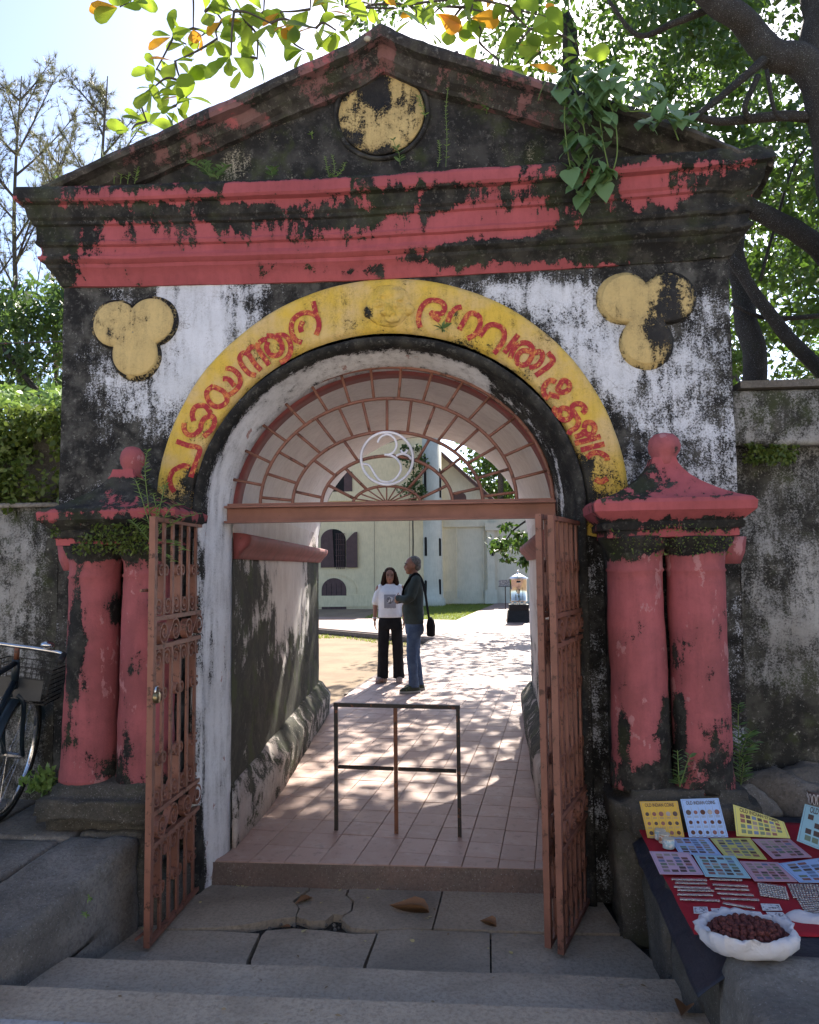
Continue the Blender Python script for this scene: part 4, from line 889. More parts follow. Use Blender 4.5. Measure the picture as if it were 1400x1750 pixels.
def card(px, lean, col, label, kind, title=None, group='souvenir cards on the red cloth', bend=0.0, seed=0):
    """px: corners top-left, top-right, bottom-right, bottom-left in the photograph; the lower edge rests on the cloth"""
    rn = random.Random(seed); zb = ZD_ + .012 + seed * .0009
    bl, br = AZ(*px[3], zb), AZ(*px[2], zb)
    if lean:
        tl, tr = AY(*px[0], bl.y + lean), AY(*px[1], br.y + lean)
    else: tl, tr = AZ(*px[0], zb), AZ(*px[1], zb)
    n = (br - bl).cross(tl - bl).normalized()
    if n.y > 0 and lean or n.z < 0: n = -n
    def at(a, b, h=0): p = bl.lerp(br, a).lerp(tl.lerp(tr, a), b); return p + n * (h + bend * (math.sin(math.pi * a)) * b)
    mb = MB(); N = 6
    top = [[at(i / N, j / N, .0012) for i in range(N + 1)] for j in range(N + 1)]
    mb.grid(lambda a, b: at(a, b, .0006), N, N); mb.grid(lambda a, b: at(a, b, -.0006), N, N)
    k = (N + 1) ** 2; edge = [i for i in range(N + 1)] + [(j + 1) * (N + 1) - 1 for j in range(1, N + 1)] + [N * (N + 1) + i for i in range(N - 1, -1, -1)] + [j * (N + 1) for j in range(N - 1, 0, -1)]
    mb.f += [(edge[i], edge[(i + 1) % len(edge)], edge[(i + 1) % len(edge)] + k, edge[i] + k) for i in range(len(edge))]; mb.mi += [0] * len(edge)
    g = G('card_' + kind); M_c = g.done(g.mix(g.noise(12, 4), col, tuple(x * .82 for x in col)), .45, spec=.5)
    o = mb.obj('souvenir_card', M_c); tag(o, label, 'card', group)
    e = (br - bl).normalized(); f = n.cross(e)
    if title:
        me = text_mesh(title, 1.0); w_ = max(v.co.x for v in me.vertices) - min(v.co.x for v in me.vertices); W_ = (tr - tl).length * .76; s_ = W_ / w_
        up = (tl - bl).normalized(); t_ = link('title', me, STCOL[0], o)
        for v in me.vertices: a = .5 + v.co.x * s_ / (tr - tl).length; b = .885 + v.co.y * s_ * 1.5 / (tl - bl).length; v.co = at(a, b, .0016 + v.co.z * .3)
    if kind.startswith('coin'):
        for r_ in range(3):
            for c_ in range(5):
                a, b = .13 + .185 * c_, .64 - .26 * r_; rr = .0105 if r_ == 0 else .0085; rr *= rn.uniform(.8, 1.15); P0 = at(a, b, .0008)
                up = n.cross(e).normalized(); cm = MB(); cm.rings([[P0 + e * rr * k_ * math.cos(t) + up * rr * k_ * math.sin(t) + n * h for t in [2 * math.pi * q / 14 for q in range(14)]] for k_, h in ((1, 0), (1, .0015), (.85, .002), (.1, .0018))])
                hole = r_ == 0 and c_ == 3; cm.obj('coin', STCOL[5] if hole else [STCOL[0], STCOL[3], COPPER][rn.randrange(3)], o, False)
        pm = MB()
        for r_ in range(3):
            for c_ in range(5):
                for q in (0, 1): pm.grid(lambda a, b: at(.07 + .185 * c_ + a * .11, .535 - .26 * r_ - q * .03 + b * .014 + .0, .0012), 1, 1)
        for c_ in range(4): pm.grid(lambda a, b: at(.22 + .185 * c_ + a * .006, .05 + b * .74, .0011), 1, 1)
        pm.obj('caption_print', STCOL[1], o)
    else:
        rows, cols, sp_ = {'stamp': (4, 7, .15), 'note': (6, 4, .10), 'tall': (4, 6, .12)}[kind.split('_')[0]]
        pm = MB(); m = .10
        top_ = .80 if title else .92
        for r_ in range(rows):
            for c_ in range(cols):
                if rn.random() < .08: continue
                pm.cur = rn.randrange(6); w0 = (1 - 2 * m) / cols; h0 = (top_ - .08) / rows
                x0 = m + c_ * w0 + w0 * rn.uniform(.05, .15); y0 = .08 + r_ * h0 + h0 * rn.uniform(.05, .15)
                pm.grid(lambda a, b: at(x0 + a * w0 * .76, y0 + b * h0 * .72, .0013), 1, 1)
        po_ = pm.obj('stamp_print', None, o, False, None, STCOL)
    # thin printed frame line
    fm = MB()
    for (a0, b0, a1, b1) in ((.03, .03, .97, .036), (.03, .964, .97, .97), (.03, .04, .036, .96), (.964, .04, .97, .96)): fm.grid(lambda a, b: at(a0 + a * (a1 - a0), b0 + b * (b1 - b0), .0012), 6, 6)
    fm.obj('frame_print', STCOL[2], o)
    return o
COPPER = paint('copper_coin', (.14, .06, .035), None, .6, .5, .5)
YEL, BLU, LBL, PNK, YL2 = (.66, .42, .05), (.36, .52, .80), (.36, .62, .70), (.56, .34, .42), (.66, .62, .16)
card([(1093, 1370), (1158, 1369), (1170, 1431), (1107, 1432)], .10, YEL, 'orange yellow coin card leaning below the right column', 'coin_y', 'OLD INDIAN COINS', seed=1)
card([(1163, 1366), (1228, 1364), (1245, 1431), (1178, 1431)], .10, BLU, 'pale blue coin card leaning below the right column', 'coin_b', 'OLD INDIAN COINS', seed=2)
card([(1253, 1375), (1340, 1405), (1351, 1433), (1259, 1429)], .07, YL2, 'lemon yellow stamp card propped up and bent at its corner', 'stamp_l', 'OLD INDIAN STAMPS', bend=.006, seed=3)
card([(1144, 1431), (1210, 1433), (1234, 1462), (1162, 1460)], 0, BLU, 'blue note card lying beside the three small tins', 'note_b1', seed=4)
card([(1214, 1433), (1282, 1432), (1311, 1469), (1240, 1465)], 0, YL2, 'yellow note card lying in the middle of the red cloth', 'note_y1', seed=5)
card([(1285, 1434), (1350, 1434), (1388, 1465), (1322, 1468)], 0, PNK, 'dull pink note card lying right of the yellow one', 'note_p1', seed=6)
card([(1110, 1455), (1178, 1457), (1203, 1495), (1128, 1494)], 0, (.62, .44, .56), 'light pink note card at the left edge of the cloth', 'note_p2', seed=7)
card([(1185, 1461), (1256, 1463), (1284, 1501), (1206, 1498)], 0, LBL, 'turquoise note card between two pink cards', 'note_t', seed=8)
card([(1264, 1472), (1330, 1474), (1363, 1507), (1290, 1506)], 0, PNK, 'pink note card in the front row beside the blue corner card', 'note_p3', seed=9)
card([(1330, 1476), (1420, 1464), (1460, 1509), (1366, 1508)], 0, BLU, 'blue note card cut off by the right edge of the picture, front row', 'note_b2', seed=10)
card([(1376, 1374), (1470, 1400), (1470, 1480), (1362, 1437)], .06, LBL, 'turquoise stamp card standing at the right edge', 'tall_t', 'OLD INDIAN STAMPS', seed=11)
# small tins
for k, (u, v, c) in enumerate(((1129, 1434, (.30, .42, .46)), (1136, 1440, (.45, .24, .12)), (1143, 1449, (.32, .48, .55)))):
    p = AZ(u, v, ZD_ + .009); t = thing('tin', ['pale tin at the back of the three small tins', 'orange tin in the middle of the three small tins', 'blue striped tin at the front of the three small tins'][k], 'tin', p, 'small tins')
    t['_local'] = 1; m_ = paint('tin_side', c, (.6, .6, .6), .5, .35, 0, .5, sc_=60)
    MB().lathe([(.024, 0), (.0255, .002), (.0255, .034), (.024, .036)], n=20).obj('side', m_, t, True); MB().lathe([(.001, .0365), (.022, .0365), (.0245, .0370), (.024, .041), (.001, .041)], n=20).obj('lid', paint('tin_lid', (.62, .60, .48), None, .6, .4), t)
# bracelet packets, bead sheets, folded picture cards
g = G('clear_plastic'); M_clear = g.done((.72, .70, .68), .18, g.bump(g.noise(70, 4), .8, .01), spec=.6, Alpha=.2)
M_bead = paint('silver_bead', (.60, .57, .52), (.12, .08, .07), .50, .22, .8, sc_=110)
_bm = {}
def packet(u0, v0, u1, v1, label, n, cat='bracelet'):
    a, b = AZ(u0, v0, ZD_ + .012), AZ(u1, v1, ZD_ + .012); d = b - a; t = thing('bracelet_packet', label, cat, a, 'bead bracelets in clear packets')
    s_ = Vector((-d.y, d.x, 0)).normalized(); pk = MB(); N = 10
    for row in (-1, 1): pk.cur = 0
    pk.grid(lambda q, w_: a + d * q + s_ * (w_ - .5) * .022 + Vector((0, 0, .004 + .004 * math.sin(w_ * math.pi) + .0012 * fbm((q * 9, w_, a.x), 3))), N, 4); pk.obj('sleeve', M_clear, t, True)
    if 'b' not in _bm: _bm['b'] = MB().ell((0, 0, 0), (.0042, .0042, .0042), 6, 4).mesh('bead', True); _bm['b'].materials.append(M_bead)
    mb = MB()
    for k in range(n):
        q = (k + .5) / n; c = a + d * q + s_ * .002 * math.sin(k * 1.7); mb.ell((c.x, c.y, c.z + .001), (.0042, .0038, .0040), 6, 4)
    o = mb.obj('bead_string', M_bead, t, True); o['kind'] = 'stuff'
names_l = ['topmost', 'second', 'third', 'fourth', 'fifth', 'sixth']
Zp = lambda x, y: (1120 + x / 5, 1480 + y / 5)
for i, (a, b) in enumerate((((140, 120), (440, 128)), ((170, 150), (440, 158)), ((160, 185), (470, 196)), ((190, 212), (500, 220)), ((190, 250), (490, 256)), ((210, 290), (550, 305)))): packet(*Zp(*a), *Zp(*b), names_l[i] + ' clear bead bracelet packet in the left column on the red cloth', 22)
for i, (a, b) in enumerate((((465, 120), (740, 128)), ((490, 165), (790, 180)), ((510, 200), (800, 212)), ((530, 240), (840, 258)), ((560, 285), (885, 298)), ((580, 325), (850, 368)))): packet(*Zp(*a), *Zp(*b), names_l[i] + ' clear bead bracelet packet in the middle column on the red cloth', 22)
def bead_sheet(px, label):
    c = [AZ(*Zp(*p), ZD_ + .010) for p in px]; t = thing('bead_sheet', label, 'beads', c[3], 'sheets of silver beads')
    MB().grid(lambda a, b: c[3].lerp(c[2], a).lerp(c[0].lerp(c[1], a), b) + Vector((0, 0, .006 + .001 * fbm((a * 5, b * 5, 0), 2))), 8, 8).obj('sleeve', M_clear, t, True); mb = MB()
    for i in range(11):
        for j in range(7):
            p = c[3].lerp(c[2], (i + .5) / 11).lerp(c[0].lerp(c[1], (i + .5) / 11), (j + .5) / 7); mb.ell((p.x, p.y, p.z + .002), (.0052, .0048, .0045), 6, 4)
    o = mb.obj('bead_rows', M_bead, t, True); o['kind'] = 'stuff'
bead_sheet([(870, 150), (1115, 185), (1150, 300), (900, 265)], 'clear sheet of silver beads at the middle of the cloth')
bead_sheet([(1125, 160), (1420, 165), (1440, 270), (1180, 285)], 'clear sheet of silver beads at the right edge behind another')
bead_sheet([(1205, 285), (1450, 275), (1480, 400), (1290, 420)], 'clear sheet of silver beads nearest the front at the right')
g = G('picture_card'); c = g.mix(g.step(g.noise(70, 5, .75), .50, .56), (.62, .62, .64), (.10, .10, .12)); M_pic = g.done(c, .5); M_pw = paint('picture_card_border', (.66, .66, .68), None, .6, .5)
for k, (px, lb) in enumerate((([(325, 348), (445, 348), (460, 408), (330, 405)], 'black and white picture card at the left of its row'), ([(475, 362), (590, 362), (612, 430), (500, 425)], 'black and white picture card second in its row'), ([(610, 378), (730, 385), (755, 440), (640, 438)], 'black and white picture card third in its row'), ([(755, 378), (900, 392), (950, 462), (800, 440)], 'black and white picture card fourth in its row'), ([(900, 320), (1060, 326), (1088, 380), (920, 380)], 'black and white picture card lying by the bead sheet'), ([(945, 392), (1090, 395), (1170, 490), (1040, 505)], 'tilted black and white picture card beside the white bag'), ([(372, 418), (560, 432), (580, 478), (405, 475)], 'black and white picture card half behind the white bag'), ([(380, 488), (520, 492), (520, 558), (400, 552)], 'black and white picture card nearest the front left corner'))):
    z = ZD_ + .010 + .0009 * k; P = [AZ(*Zp(*p), z) for p in px]; m = sum((p for p in P), Vector()) / 4
    t = MB().prism([(p.x, p.y) for p in reversed(P)], z - .001, z).obj('picture_card', M_pw); normals_out(t); tag(t, lb, 'card', 'picture cards'); Q = [m + (p - m) * .86 for p in P]
    MB().prism([(p.x, p.y) for p in reversed(Q)], z + .0002, z + .0008).obj('picture', M_pic, t)
# white bag of dark seeds
bc = AZ(1293, 1640, .41); bc = Vector((bc.x, bc.y + .075, .408))
g = G('white_plastic_bag'); M_bag = g.done(g.mix(g.noise(6, 4), (.70, .72, .77), (.60, .62, .68)), .45, g.bump(g.noise(16, 5, .6, dist=1.2), .8, .012), spec=.4, trans=((.7, .7, .72), .25))
bg = MB(); NB = 64
def bring(r, z, wob, ph): return [(bc.x + (r * .95 + wob * fbm((math.cos(2 * math.pi * k / NB) * 2, math.sin(2 * math.pi * k / NB) * 2, ph), 1.8) + .25 * wob * math.sin(13 * 2 * math.pi * k / NB + ph * 2) + .2 * wob * math.sin(23 * 2 * math.pi * k / NB + ph * 5)) * math.cos(2 * math.pi * k / NB), bc.y + (r * .74 + wob * fbm((math.cos(2 * math.pi * k / NB) * 2, math.sin(2 * math.pi * k / NB) * 2, ph + 5), 1.8)) * math.sin(2 * math.pi * k / NB), bc.z + z + wob * .6 * fbm((math.cos(2 * math.pi * k / NB) * 3, math.sin(2 * math.pi * k / NB) * 3, ph), 1.5)) for k in range(NB)]
bg.rings([bring(.02, .012, 0, 1), bring(.12, .006, .004, 1), bring(.145, .012, .008, 1.2), bring(.160, .03, .012, 1.5), bring(.166, .05, .016, 1.8), bring(.164, .066, .020, 2.1), bring(.156, .074, .020, 2.4), bring(.147, .070, .016, 2.6), bring(.140, .056, .010, 2.8), bring(.134, .042, .005, 3), bring(.05, .040, 0, 3), bring(.004, .040, 0, 3)], cap=False)
o = bg.obj('plastic_bag', M_bag, None, True); tag(o, 'rolled open white plastic bag of dark seeds on the front stone', 'bag')
g = G('rudraksha_seed'); c = g.mix(g.step(g.noise(160, 4, .7), .42, .6), (.050, .012, .012), (.15, .045, .040)); M_seed = g.done(c, .75, g.bump(g.noise(260, 3), 1.0, .004))
sm = MB().ell((0, 0, 0), (.0125, .0125, .0115), 10, 7); seed_me = sm.mesh('seed', True); seed_me.materials.append(M_seed)
for v in seed_me.vertices: v.co *= 1 + .08 * fbm(v.co * 90, 1)
rn = random.Random(3); cnt = 0
for layer, (rr, z) in enumerate(((.130, .050), (.118, .062), (.088, .072))):
    r = .012
    ring = 0
    while r < rr:
        n_ = max(1, int(2 * math.pi * r / .0245))
        for k in range(n_):
            a = 2 * math.pi * (k + .4 * ring + .3 * layer) / n_
            o = link('seed', seed_me, None, None, Matrix.Translation((bc.x + (r * math.cos(a)) * .95 + rn.uniform(-.003, .003), bc.y + r * math.sin(a) * .75 + rn.uniform(-.003, .003), bc.z + z + rn.uniform(-.004, .004))) @ Matrix.Rotation(rn.uniform(0, 6), 4, (rn.random(), rn.random(), .5)))
            tag(o, 'round dark brown wrinkled seed piled inside the white bag', 'seed', 'seeds in the white bag'); cnt += 1
        r += .0225; ring += 1
# crumpled white bag end and patterned cup at the right edge
cr = MB(); p = AZ(1395, 1578, .385); cr.ell(p, (.10, .05, .03), 20, 12); o = cr.obj('plastic_bag', M_bag, None, True); rough(o, .022, 9); tag(o, 'small crumpled white plastic bag at the right edge of the cloth', 'bag')
p = AZ(1394, 1376, .44); t = thing('patterned_cup', 'small cup with white loop pattern on the stone ledge at right', 'cup', p); t['_local'] = 1
MB().lathe([(.001, 0), (.028, 0), (.033, .03), (.035, .07), (.032, .07), (.03, .03), (.001, .01)], n=22).obj('bowl', paint('cup_glaze', (.10, .07, .06), None, .6, .35), t, True)
lp = MB()
for k in range(12):
    a = 2 * math.pi * k / 12; lp.tube([((.0355 + .002 * (q % 2)) * math.cos(a + .19 * math.cos(w_)), .0355 * math.sin(a + .19 * math.cos(w_)), .035 + .025 * math.sin(w_)) for q, w_ in enumerate([2 * math.pi * j / 12 for j in range(12)])], .0018, 4, True)
lp.obj('loop_pattern', M_pw, t)
# ================================================================== palace behind the yard
M_cream = weather('cream_limewash', (.70, .60, .38), (.64, .55, .35), K=1.5, bias=-.25, sc_=1.2, st=.5, wdt=.2, fine=.3, bmp=.15, dark=(.16, .16, .11), dark2=(.3, .29, .2))
M_pgrey = weather('pale_green_limewash', (.54, .53, .44), (.49, .485, .40), K=1.5, bias=-.28, sc_=1.4, st=.5, wdt=.2, fine=.3, bmp=.15, dark=(.16, .16, .13), dark2=(.3, .3, .25))
M_shut = paint('brown_shutter_paint', (.085, .045, .042), None, .6, .6)
M_roof = stone('old_clay_roof_tile', (.17, .10, .085), (.26, .19, .17), big=1.5)
pal = thing('palace_building', 'cream washed palace with arched brown shutters and round turret behind the yard', 'building', (-2, 29, -.15))
PY, PB = 29.0, 30.4
def pq(px, y, d, name, mat, parent=pal):
    """box between two photograph corners on the plane y, standing d proud of it"""
    a, b = AY(px[0], px[1], y), AY(px[2], px[3], y)
    o = MB().box(((a.x + b.x) / 2, y - d / 2, (a.z + b.z) / 2), (abs(b.x - a.x), d, abs(a.z - b.z))).obj(name, mat, parent); return o
def archpoly(x0, x1, z0, zs, n=12, rise=1.0):
    r = (x1 - x0) / 2; return [(x0, z0), (x1, z0)] + [((x0 + x1) / 2 + r * math.cos(math.pi * k / n), zs + r * rise * math.sin(math.pi * k / n)) for k in range(n + 1)]
def archslab(P, y, d, name, mat, parent):
    b = MB(); n = len(P); b.add([(x, y, z) for x, z in P] + [(x, y - d, z) for x, z in P], [tuple(range(n)), tuple(range(2 * n - 1, n - 1, -1))] + [(i, n + i, n + (i + 1) % n, (i + 1) % n) for i in range(n)])
    return normals_out(b.obj(name, mat, parent))
w0 = MB(); w0.box((-9.0, PY + .4, 3.65), (14.5, .8, 7.7)); attr(w0.obj('wall', M_cream, pal), lambda co: np.zeros(len(co)))
attr(pq((300, 846, 722, 854), PY, .10, 'string_course', M_cream), lambda co: np.zeros(len(co)))
attr(pq((300, 1020, 722, 1036), PY, .06, 'plinth_band', M_cream), lambda co: np.full(len(co), .15))
# window with shutters
a, b = AY(549, 970, PY), AY(591, 922, PY)
win = archslab(archpoly(a.x, b.x, a.z, b.z, 14, .85), PY - .002, .03, 'window', M_dark, pal)
a1 = AY(572, 970, PY)
archslab([p for p in archpoly(a.x, b.x, a.z, b.z, 14, .85) if p[0] <= a1.x] + [(a1.x, a.z)] if False else [(a.x, a.z), (a1.x, a.z)] + [((a.x + b.x) / 2 + (b.x - a.x) / 2 * math.cos(t), b.z + .85 * (b.x - a.x) / 2 * math.sin(t)) for t in [math.pi * (.52 + .48 * k / 8) for k in range(9)]], PY - .04, .05, 'shutter', M_shut, win)
c0, c1 = AY(592, 970, PY - .1), AY(611, 925, PY - .1)
archslab([(c0.x, c0.z), (c1.x, c0.z)] + [(c1.x - (c1.x - c0.x) * (1 - math.cos(t)), c1.z + .40 * math.sin(t)) for t in [math.pi / 2 * (1 - .0) * k / 8 for k in range(9)]][::1][:0] + [(c1.x, c1.z + .42), (c1.x - .12, c1.z + .40), (c1.x - .26, c1.z + .28), (c0.x, c1.z + .02)], PY - .1, .04, 'shutter', M_shut, win)
gx0, gx1 = AY(574, 968, PY).x, AY(590, 968, PY).x
for k in range(5): MB().box((gx0 + (gx1 - gx0) * (k + .5) / 5, PY - .06, (a.z + b.z) / 2 + .1), (.025, .025, b.z - a.z + .35)).obj('window_bar', M_shut, win)
for k in range(7): MB().box(((gx0 + gx1) / 2, PY - .07, a.z + .05 + (b.z - a.z + .2) * k / 6), (gx1 - gx0, .02, .022)).obj('window_bar', M_shut, win)
archslab([(x * 1.0, z) for x, z in archpoly(a.x - .10, b.x + .10, a.z - .08, b.z, 14, .9)], PY + .002, .012, 'surround', M_cream, win)
d0, d1 = AY(550, 1037, PY), AY(592, 1008, PY)
dr = archslab(archpoly(d0.x, d1.x, -.15, d1.z, 12, .95), PY - .002, .03, 'door', M_shut, pal)
for k in range(1, 5): MB().box((d0.x + (d1.x - d0.x) * k / 5, PY - .034, .42), (.015, .012, 1.1)).obj('plank_joint', M_dark, dr)
rc = MB(); e0 = AY(570, 1010, PY); rc.tube([(e0.x + 1.02 * math.cos(t), PY - .01, e0.z + .75 * math.sin(t)) for t in [rad(-10 + 120 * k / 16) for k in range(17)]], .03, 4); attr(rc.obj('relief_arch', M_cream, pal), lambda co: np.zeros(len(co)))
u0, u1 = AY(556, 852, PY), AY(602, 806, PY); uw = MB().box(((u0.x + u1.x) / 2, PY - .01, (u0.z + u1.z) / 2), (u1.x - u0.x, .04, u1.z - u0.z)).obj('window', M_dark, pal)
MB().box((u0.x + .18, PY - .05, (u0.z + u1.z) / 2), (.36, .04, u1.z - u0.z - .04)).obj('shutter', M_shut, uw); MB().box((u1.x - .18, PY - .05, (u0.z + u1.z) / 2), (.36, .04, u1.z - u0.z - .04)).obj('shutter', M_shut, uw)
# turret
tc = AY(739, 1030, PY); tr_ = MB(); tr_.lathe([(.56, -.15), (.56, .25), (.48, .30), (.46, 1.0), (.46, 7.4)], (tc.x, PY + .28, 0), 20); attr(tr_.obj('turret', M_pgrey, pal, True), lambda co: .25 * (co[:, 2] < .3))
for (u, v0, v1) in ((728, 918, 950), (752, 920, 950), (728, 992, 1020), (752, 990, 1016), (752, 800, 850), (727, 780, 840)):
    p0, p1 = AY(u, v1, PY - .1), AY(u, v0, PY - .1); r_ = .465; dx = max(-.42, min(.42, p0.x - tc.x)); yy = PY + .28 - math.sqrt(max(r_ * r_ - dx * dx, .0))
    archslab(archpoly(p0.x - .055, p0.x + .055, p0.z, p1.z - .06, 8, 1.3), yy + .03, .06, 'slit_window', M_dark, pal)
# end wall with a sloping eave, recessed panel, pilaster
gp = [AY(748, 1032, PB), AY(930, 1032, PB), AY(930, 880, PB), AY(862, 872, PB), AY(818, 826, PB), AY(728, 756, PB), AY(728, 1032, PB)]
gb = MB(); n = len(gp); gb.add([(p.x, PB, p.z if i not in (0, 1, 6) else -.15) for i, p in enumerate(gp)] + [(p.x, PB + .5, p.z if i not in (0, 1, 6) else -.15) for i, p in enumerate(gp)], [tuple(range(n)), tuple(range(2 * n - 1, n - 1, -1))] + [(i, n + i, n + (i + 1) % n, (i + 1) % n) for i in range(n)])
attr(normals_out(gb.obj('end_wall', M_pgrey, pal)), lambda co: np.zeros(len(co)))
attr(pq((757, 888, 835, 900), PB, .14, 'string_course', M_pgrey), lambda co: np.zeros(len(co)))
attr(pq((832, 906, 847, 1031), PB, .22, 'pilaster', M_pgrey), lambda co: np.zeros(len(co)))
attr(pq((829, 894, 852, 907), PB, .30, 'pilaster_cap', M_pgrey), lambda co: np.zeros(len(co)))
attr(pq((829, 1008, 850, 1031), PB, .30, 'pilaster_base', M_pgrey), lambda co: np.full(len(co), .15))
attr(pq((757, 1010, 832, 1031), PB, .08, 'plinth_band', M_pgrey), lambda co: np.full(len(co), .15))
k0, k1 = AY(775, 868, PB), AY(797, 850, PB); archslab(archpoly(k0.x, k1.x, k0.z, k1.z, 10, .8), PB - .002, .03, 'window', M_shut, pal)
for (u, v0, v1) in ((842, 925, 950),):
    p0, p1 = AY(u, v1, PB - .22), AY(u, v0, PB - .22); archslab(archpoly(p0.x - .05, p0.x + .05, p0.z, p1.z, 8, 1.3), PB - .222, .02, 'slit_window', M_dark, pal)
e0, e1 = AY(716, 742, PB - .6), AY(866, 878, PB - .6)
ev = MB(); dd = (e1 - e0); ev.add([e0 + Vector((0, 0, 0)), e1, e1 + Vector((0, 1.6, .0)), e0 + Vector((0, 1.6, 0)), e0 + Vector((0, 0, .12)), e1 + Vector((0, 0, .12)), e1 + Vector((0, 1.6, .12)), e0 + Vector((0, 1.6, .12))], [(0, 1, 2, 3), (7, 6, 5, 4), (0, 4, 5, 1), (1, 5, 6, 2), (2, 6, 7, 3), (3, 7, 4, 0)]); rf_ = ev.obj('roof_eave', M_shut, pal)
rt = MB().box((0, 0, 0), (.15, .20, .035)).mesh('roof_tile'); rt.materials.append(M_roof); L = dd.length; ang = math.atan2(dd.z, dd.x)
for i in range(30):
    for j in range(5):
        p = e0 + dd * ((i + .5) / 30) + Vector((0, .05 + j * .2, .15 + .02 * j)); link('roof_tile', rt, None, rf_, Matrix.Translation(p) @ Matrix.Rotation(-ang, 4, 'Y') @ Matrix.Rotation(rad(6), 4, 'X'))
for u in (781, 826): a_, b_ = AY(u, 893, PB - .1), AY(u, 1022, PB - .1); MB().tube([a_, b_], .022, 6).obj('drain_pipe', M_pgrey, pal)
for u in (640, 700): a_, b_ = AY(u, 846, PY - .06), AY(u, 1022, PY - .06); MB().tube([a_, b_], .008, 5).obj('wire', M_shut, pal)
# upper main roof eave of the long wall
MB().box((-9.2, PY + .3, 7.6), (14.2, 1.2, .16)).obj('roof_eave', M_shut, pal)

# ================================================================== offering drum on a granite base
hp = AZ(887, 1062, 0); hu = thing('offering_drum', 'polished steel offering drum with conical lid on black granite base', 'offering box', hp); hu['_local'] = 1
M_gran = stone('black_granite', (.012, .012, .013), (.02, .02, .021), sp=(.1, .1, .1), ro=.35, bmp=.1)
M_drum = paint('polished_steel', (.55, .50, .42), None, .6, .12, 1.0, b=.1)
def frus(a, b, z0, z1): return MB().add([(-a, -a, z0), (a, -a, z0), (a, a, z0), (-a, a, z0), (-b, -b, z1), (b, -b, z1), (b, b, z1), (-b, b, z1)], [(3, 2, 1, 0), (4, 5, 6, 7), (0, 1, 5, 4), (1, 2, 6, 5), (2, 3, 7, 6), (3, 0, 4, 7)])
frus(.37, .32, 0, .33).obj('base', M_gran, hu); frus(.29, .29, .33, .51).obj('base_top', M_gran, hu)
for k in range(6): a = 2 * math.pi * k / 6 + .3; MB().tube([(.21 * math.cos(a), .21 * math.sin(a), .51), (.21 * math.cos(a), .21 * math.sin(a), .61)], .022, 8).obj('leg', M_steel, hu)
MB().lathe([(.25, .60), (.262, .61), (.262, .63), (.255, .64), (.255, 1.24), (.262, 1.25), (.262, 1.28)], n=32).obj('drum', M_drum, hu, True)
MB().lathe([(.30, 1.28), (.305, 1.29), (.20, 1.35), (.08, 1.415), (.02, 1.44), (.018, 1.48), (.03, 1.50), (.028, 1.525), (.002, 1.54)], n=32).obj('lid', paint('lid_steel', (.80, .80, .80), None, .6, .3, .9), hu, True)
MB().box((0, -.258, 1.20), (.12, .012, .022)).obj('coin_slot', M_dark, hu); MB().tube([(-.06, -.26, 1.17), (-.05, -.285, 1.16), (.05, -.285, 1.16), (.06, -.26, 1.17)], .01, 6).obj('handle', M_steel, hu)
# notice board on a post
np_ = AY(864, 1020, 25.5); np_.z = -.1; nb_ = thing('notice_board', 'small grey notice board on a thin post by the palace wall', 'sign', np_); nb_['_local'] = 1
MB().tube([(0, 0, 0), (0, 0, 1.0)], .02, 6).obj('post', M_black, nb_); MB().box((0, -.03, 1.10), (.50, .03, .26), Matrix.Rotation(rad(-15), 3, 'X')).obj('board', paint('board_paint', (.20, .19, .18), (.36, .34, .31), .5, .6, sc_=25), nb_); MB().box((0, -.08, .97), (.54, .08, .02)).obj('ledge', M_black, nb_)
for k, (dx, s) in enumerate(((-.22, .10), (.2, .13))):
    o = MB().ell((np_.x + dx, np_.y - .2, np_.z + .06), (s, s * .8, s * .7), 10, 7).obj('stone_block', M_stone_dark); rough(o, .03, 6); tag(o, ['dark stone left of the notice board post', 'dark stone right of the notice board post'][k], 'stone')

# ================================================================== people
from mathutils.bvhtree import BVHTree
g = G('skin'); M_skin = g.done(g.mix(g.noise(14, 4), (.30, .155, .105), (.25, .12, .08)), .5, Subsurface_Weight=.08)
g = G('skin_dark'); M_skin2 = g.done(g.mix(g.noise(14, 4), (.26, .125, .085), (.21, .10, .068)), .5, Subsurface_Weight=.08)
def fabric(name, a, b=None, s=9, bm=.5, ro=.85): g = G(name); return g.done(g.mix(g.step(g.noise(s, 5, .6), .35, .65), a, b or tuple(x * .7 for x in a)), ro, g.bump(g.noise(s * 1.6, 5, .55, g.scale(g.pos, (1, 1, .55)), .6), bm, .02), spec=.15)
M_tee = fabric('white_cotton', (.74, .75, .78), (.66, .67, .71)); M_trs = fabric('black_trouser_cloth', (.016, .016, .018)); M_jean = fabric('blue_denim', (.085, .125, .20), (.055, .085, .15), 12); M_shirt = fabric('grey_green_jersey', (.046, .060, .058), (.033, .044, .043)); M_strap = fabric('black_canvas', (.010, .010, .012))
M_hairb = fabric('dark_brown_hair', (.020, .010, .007), (.035, .016, .010), 30); M_hairg = fabric('cropped_grey_hair', (.17, .165, .16), (.10, .095, .09), 60)
M_eye = paint('eye_dark', (.010, .008, .008), None, .6, .3); M_lip = paint('lips', (.25, .075, .065), None, .6, .5)
def limb(mb, P, R_, n=12):
    P = [Vector(p) for p in P]; mb.tube(P, R_, n); mb.ell(P[0], (R_[0],) * 3, 10, 6); mb.ell(P[-1], (R_[-1],) * 3, 10, 6)
def oval(cx, cy, z, rx, ry, n=24): return [(cx + rx * math.cos(2 * math.pi * k / n), cy + ry * math.sin(2 * math.pi * k / n), z) for k in range(n)]
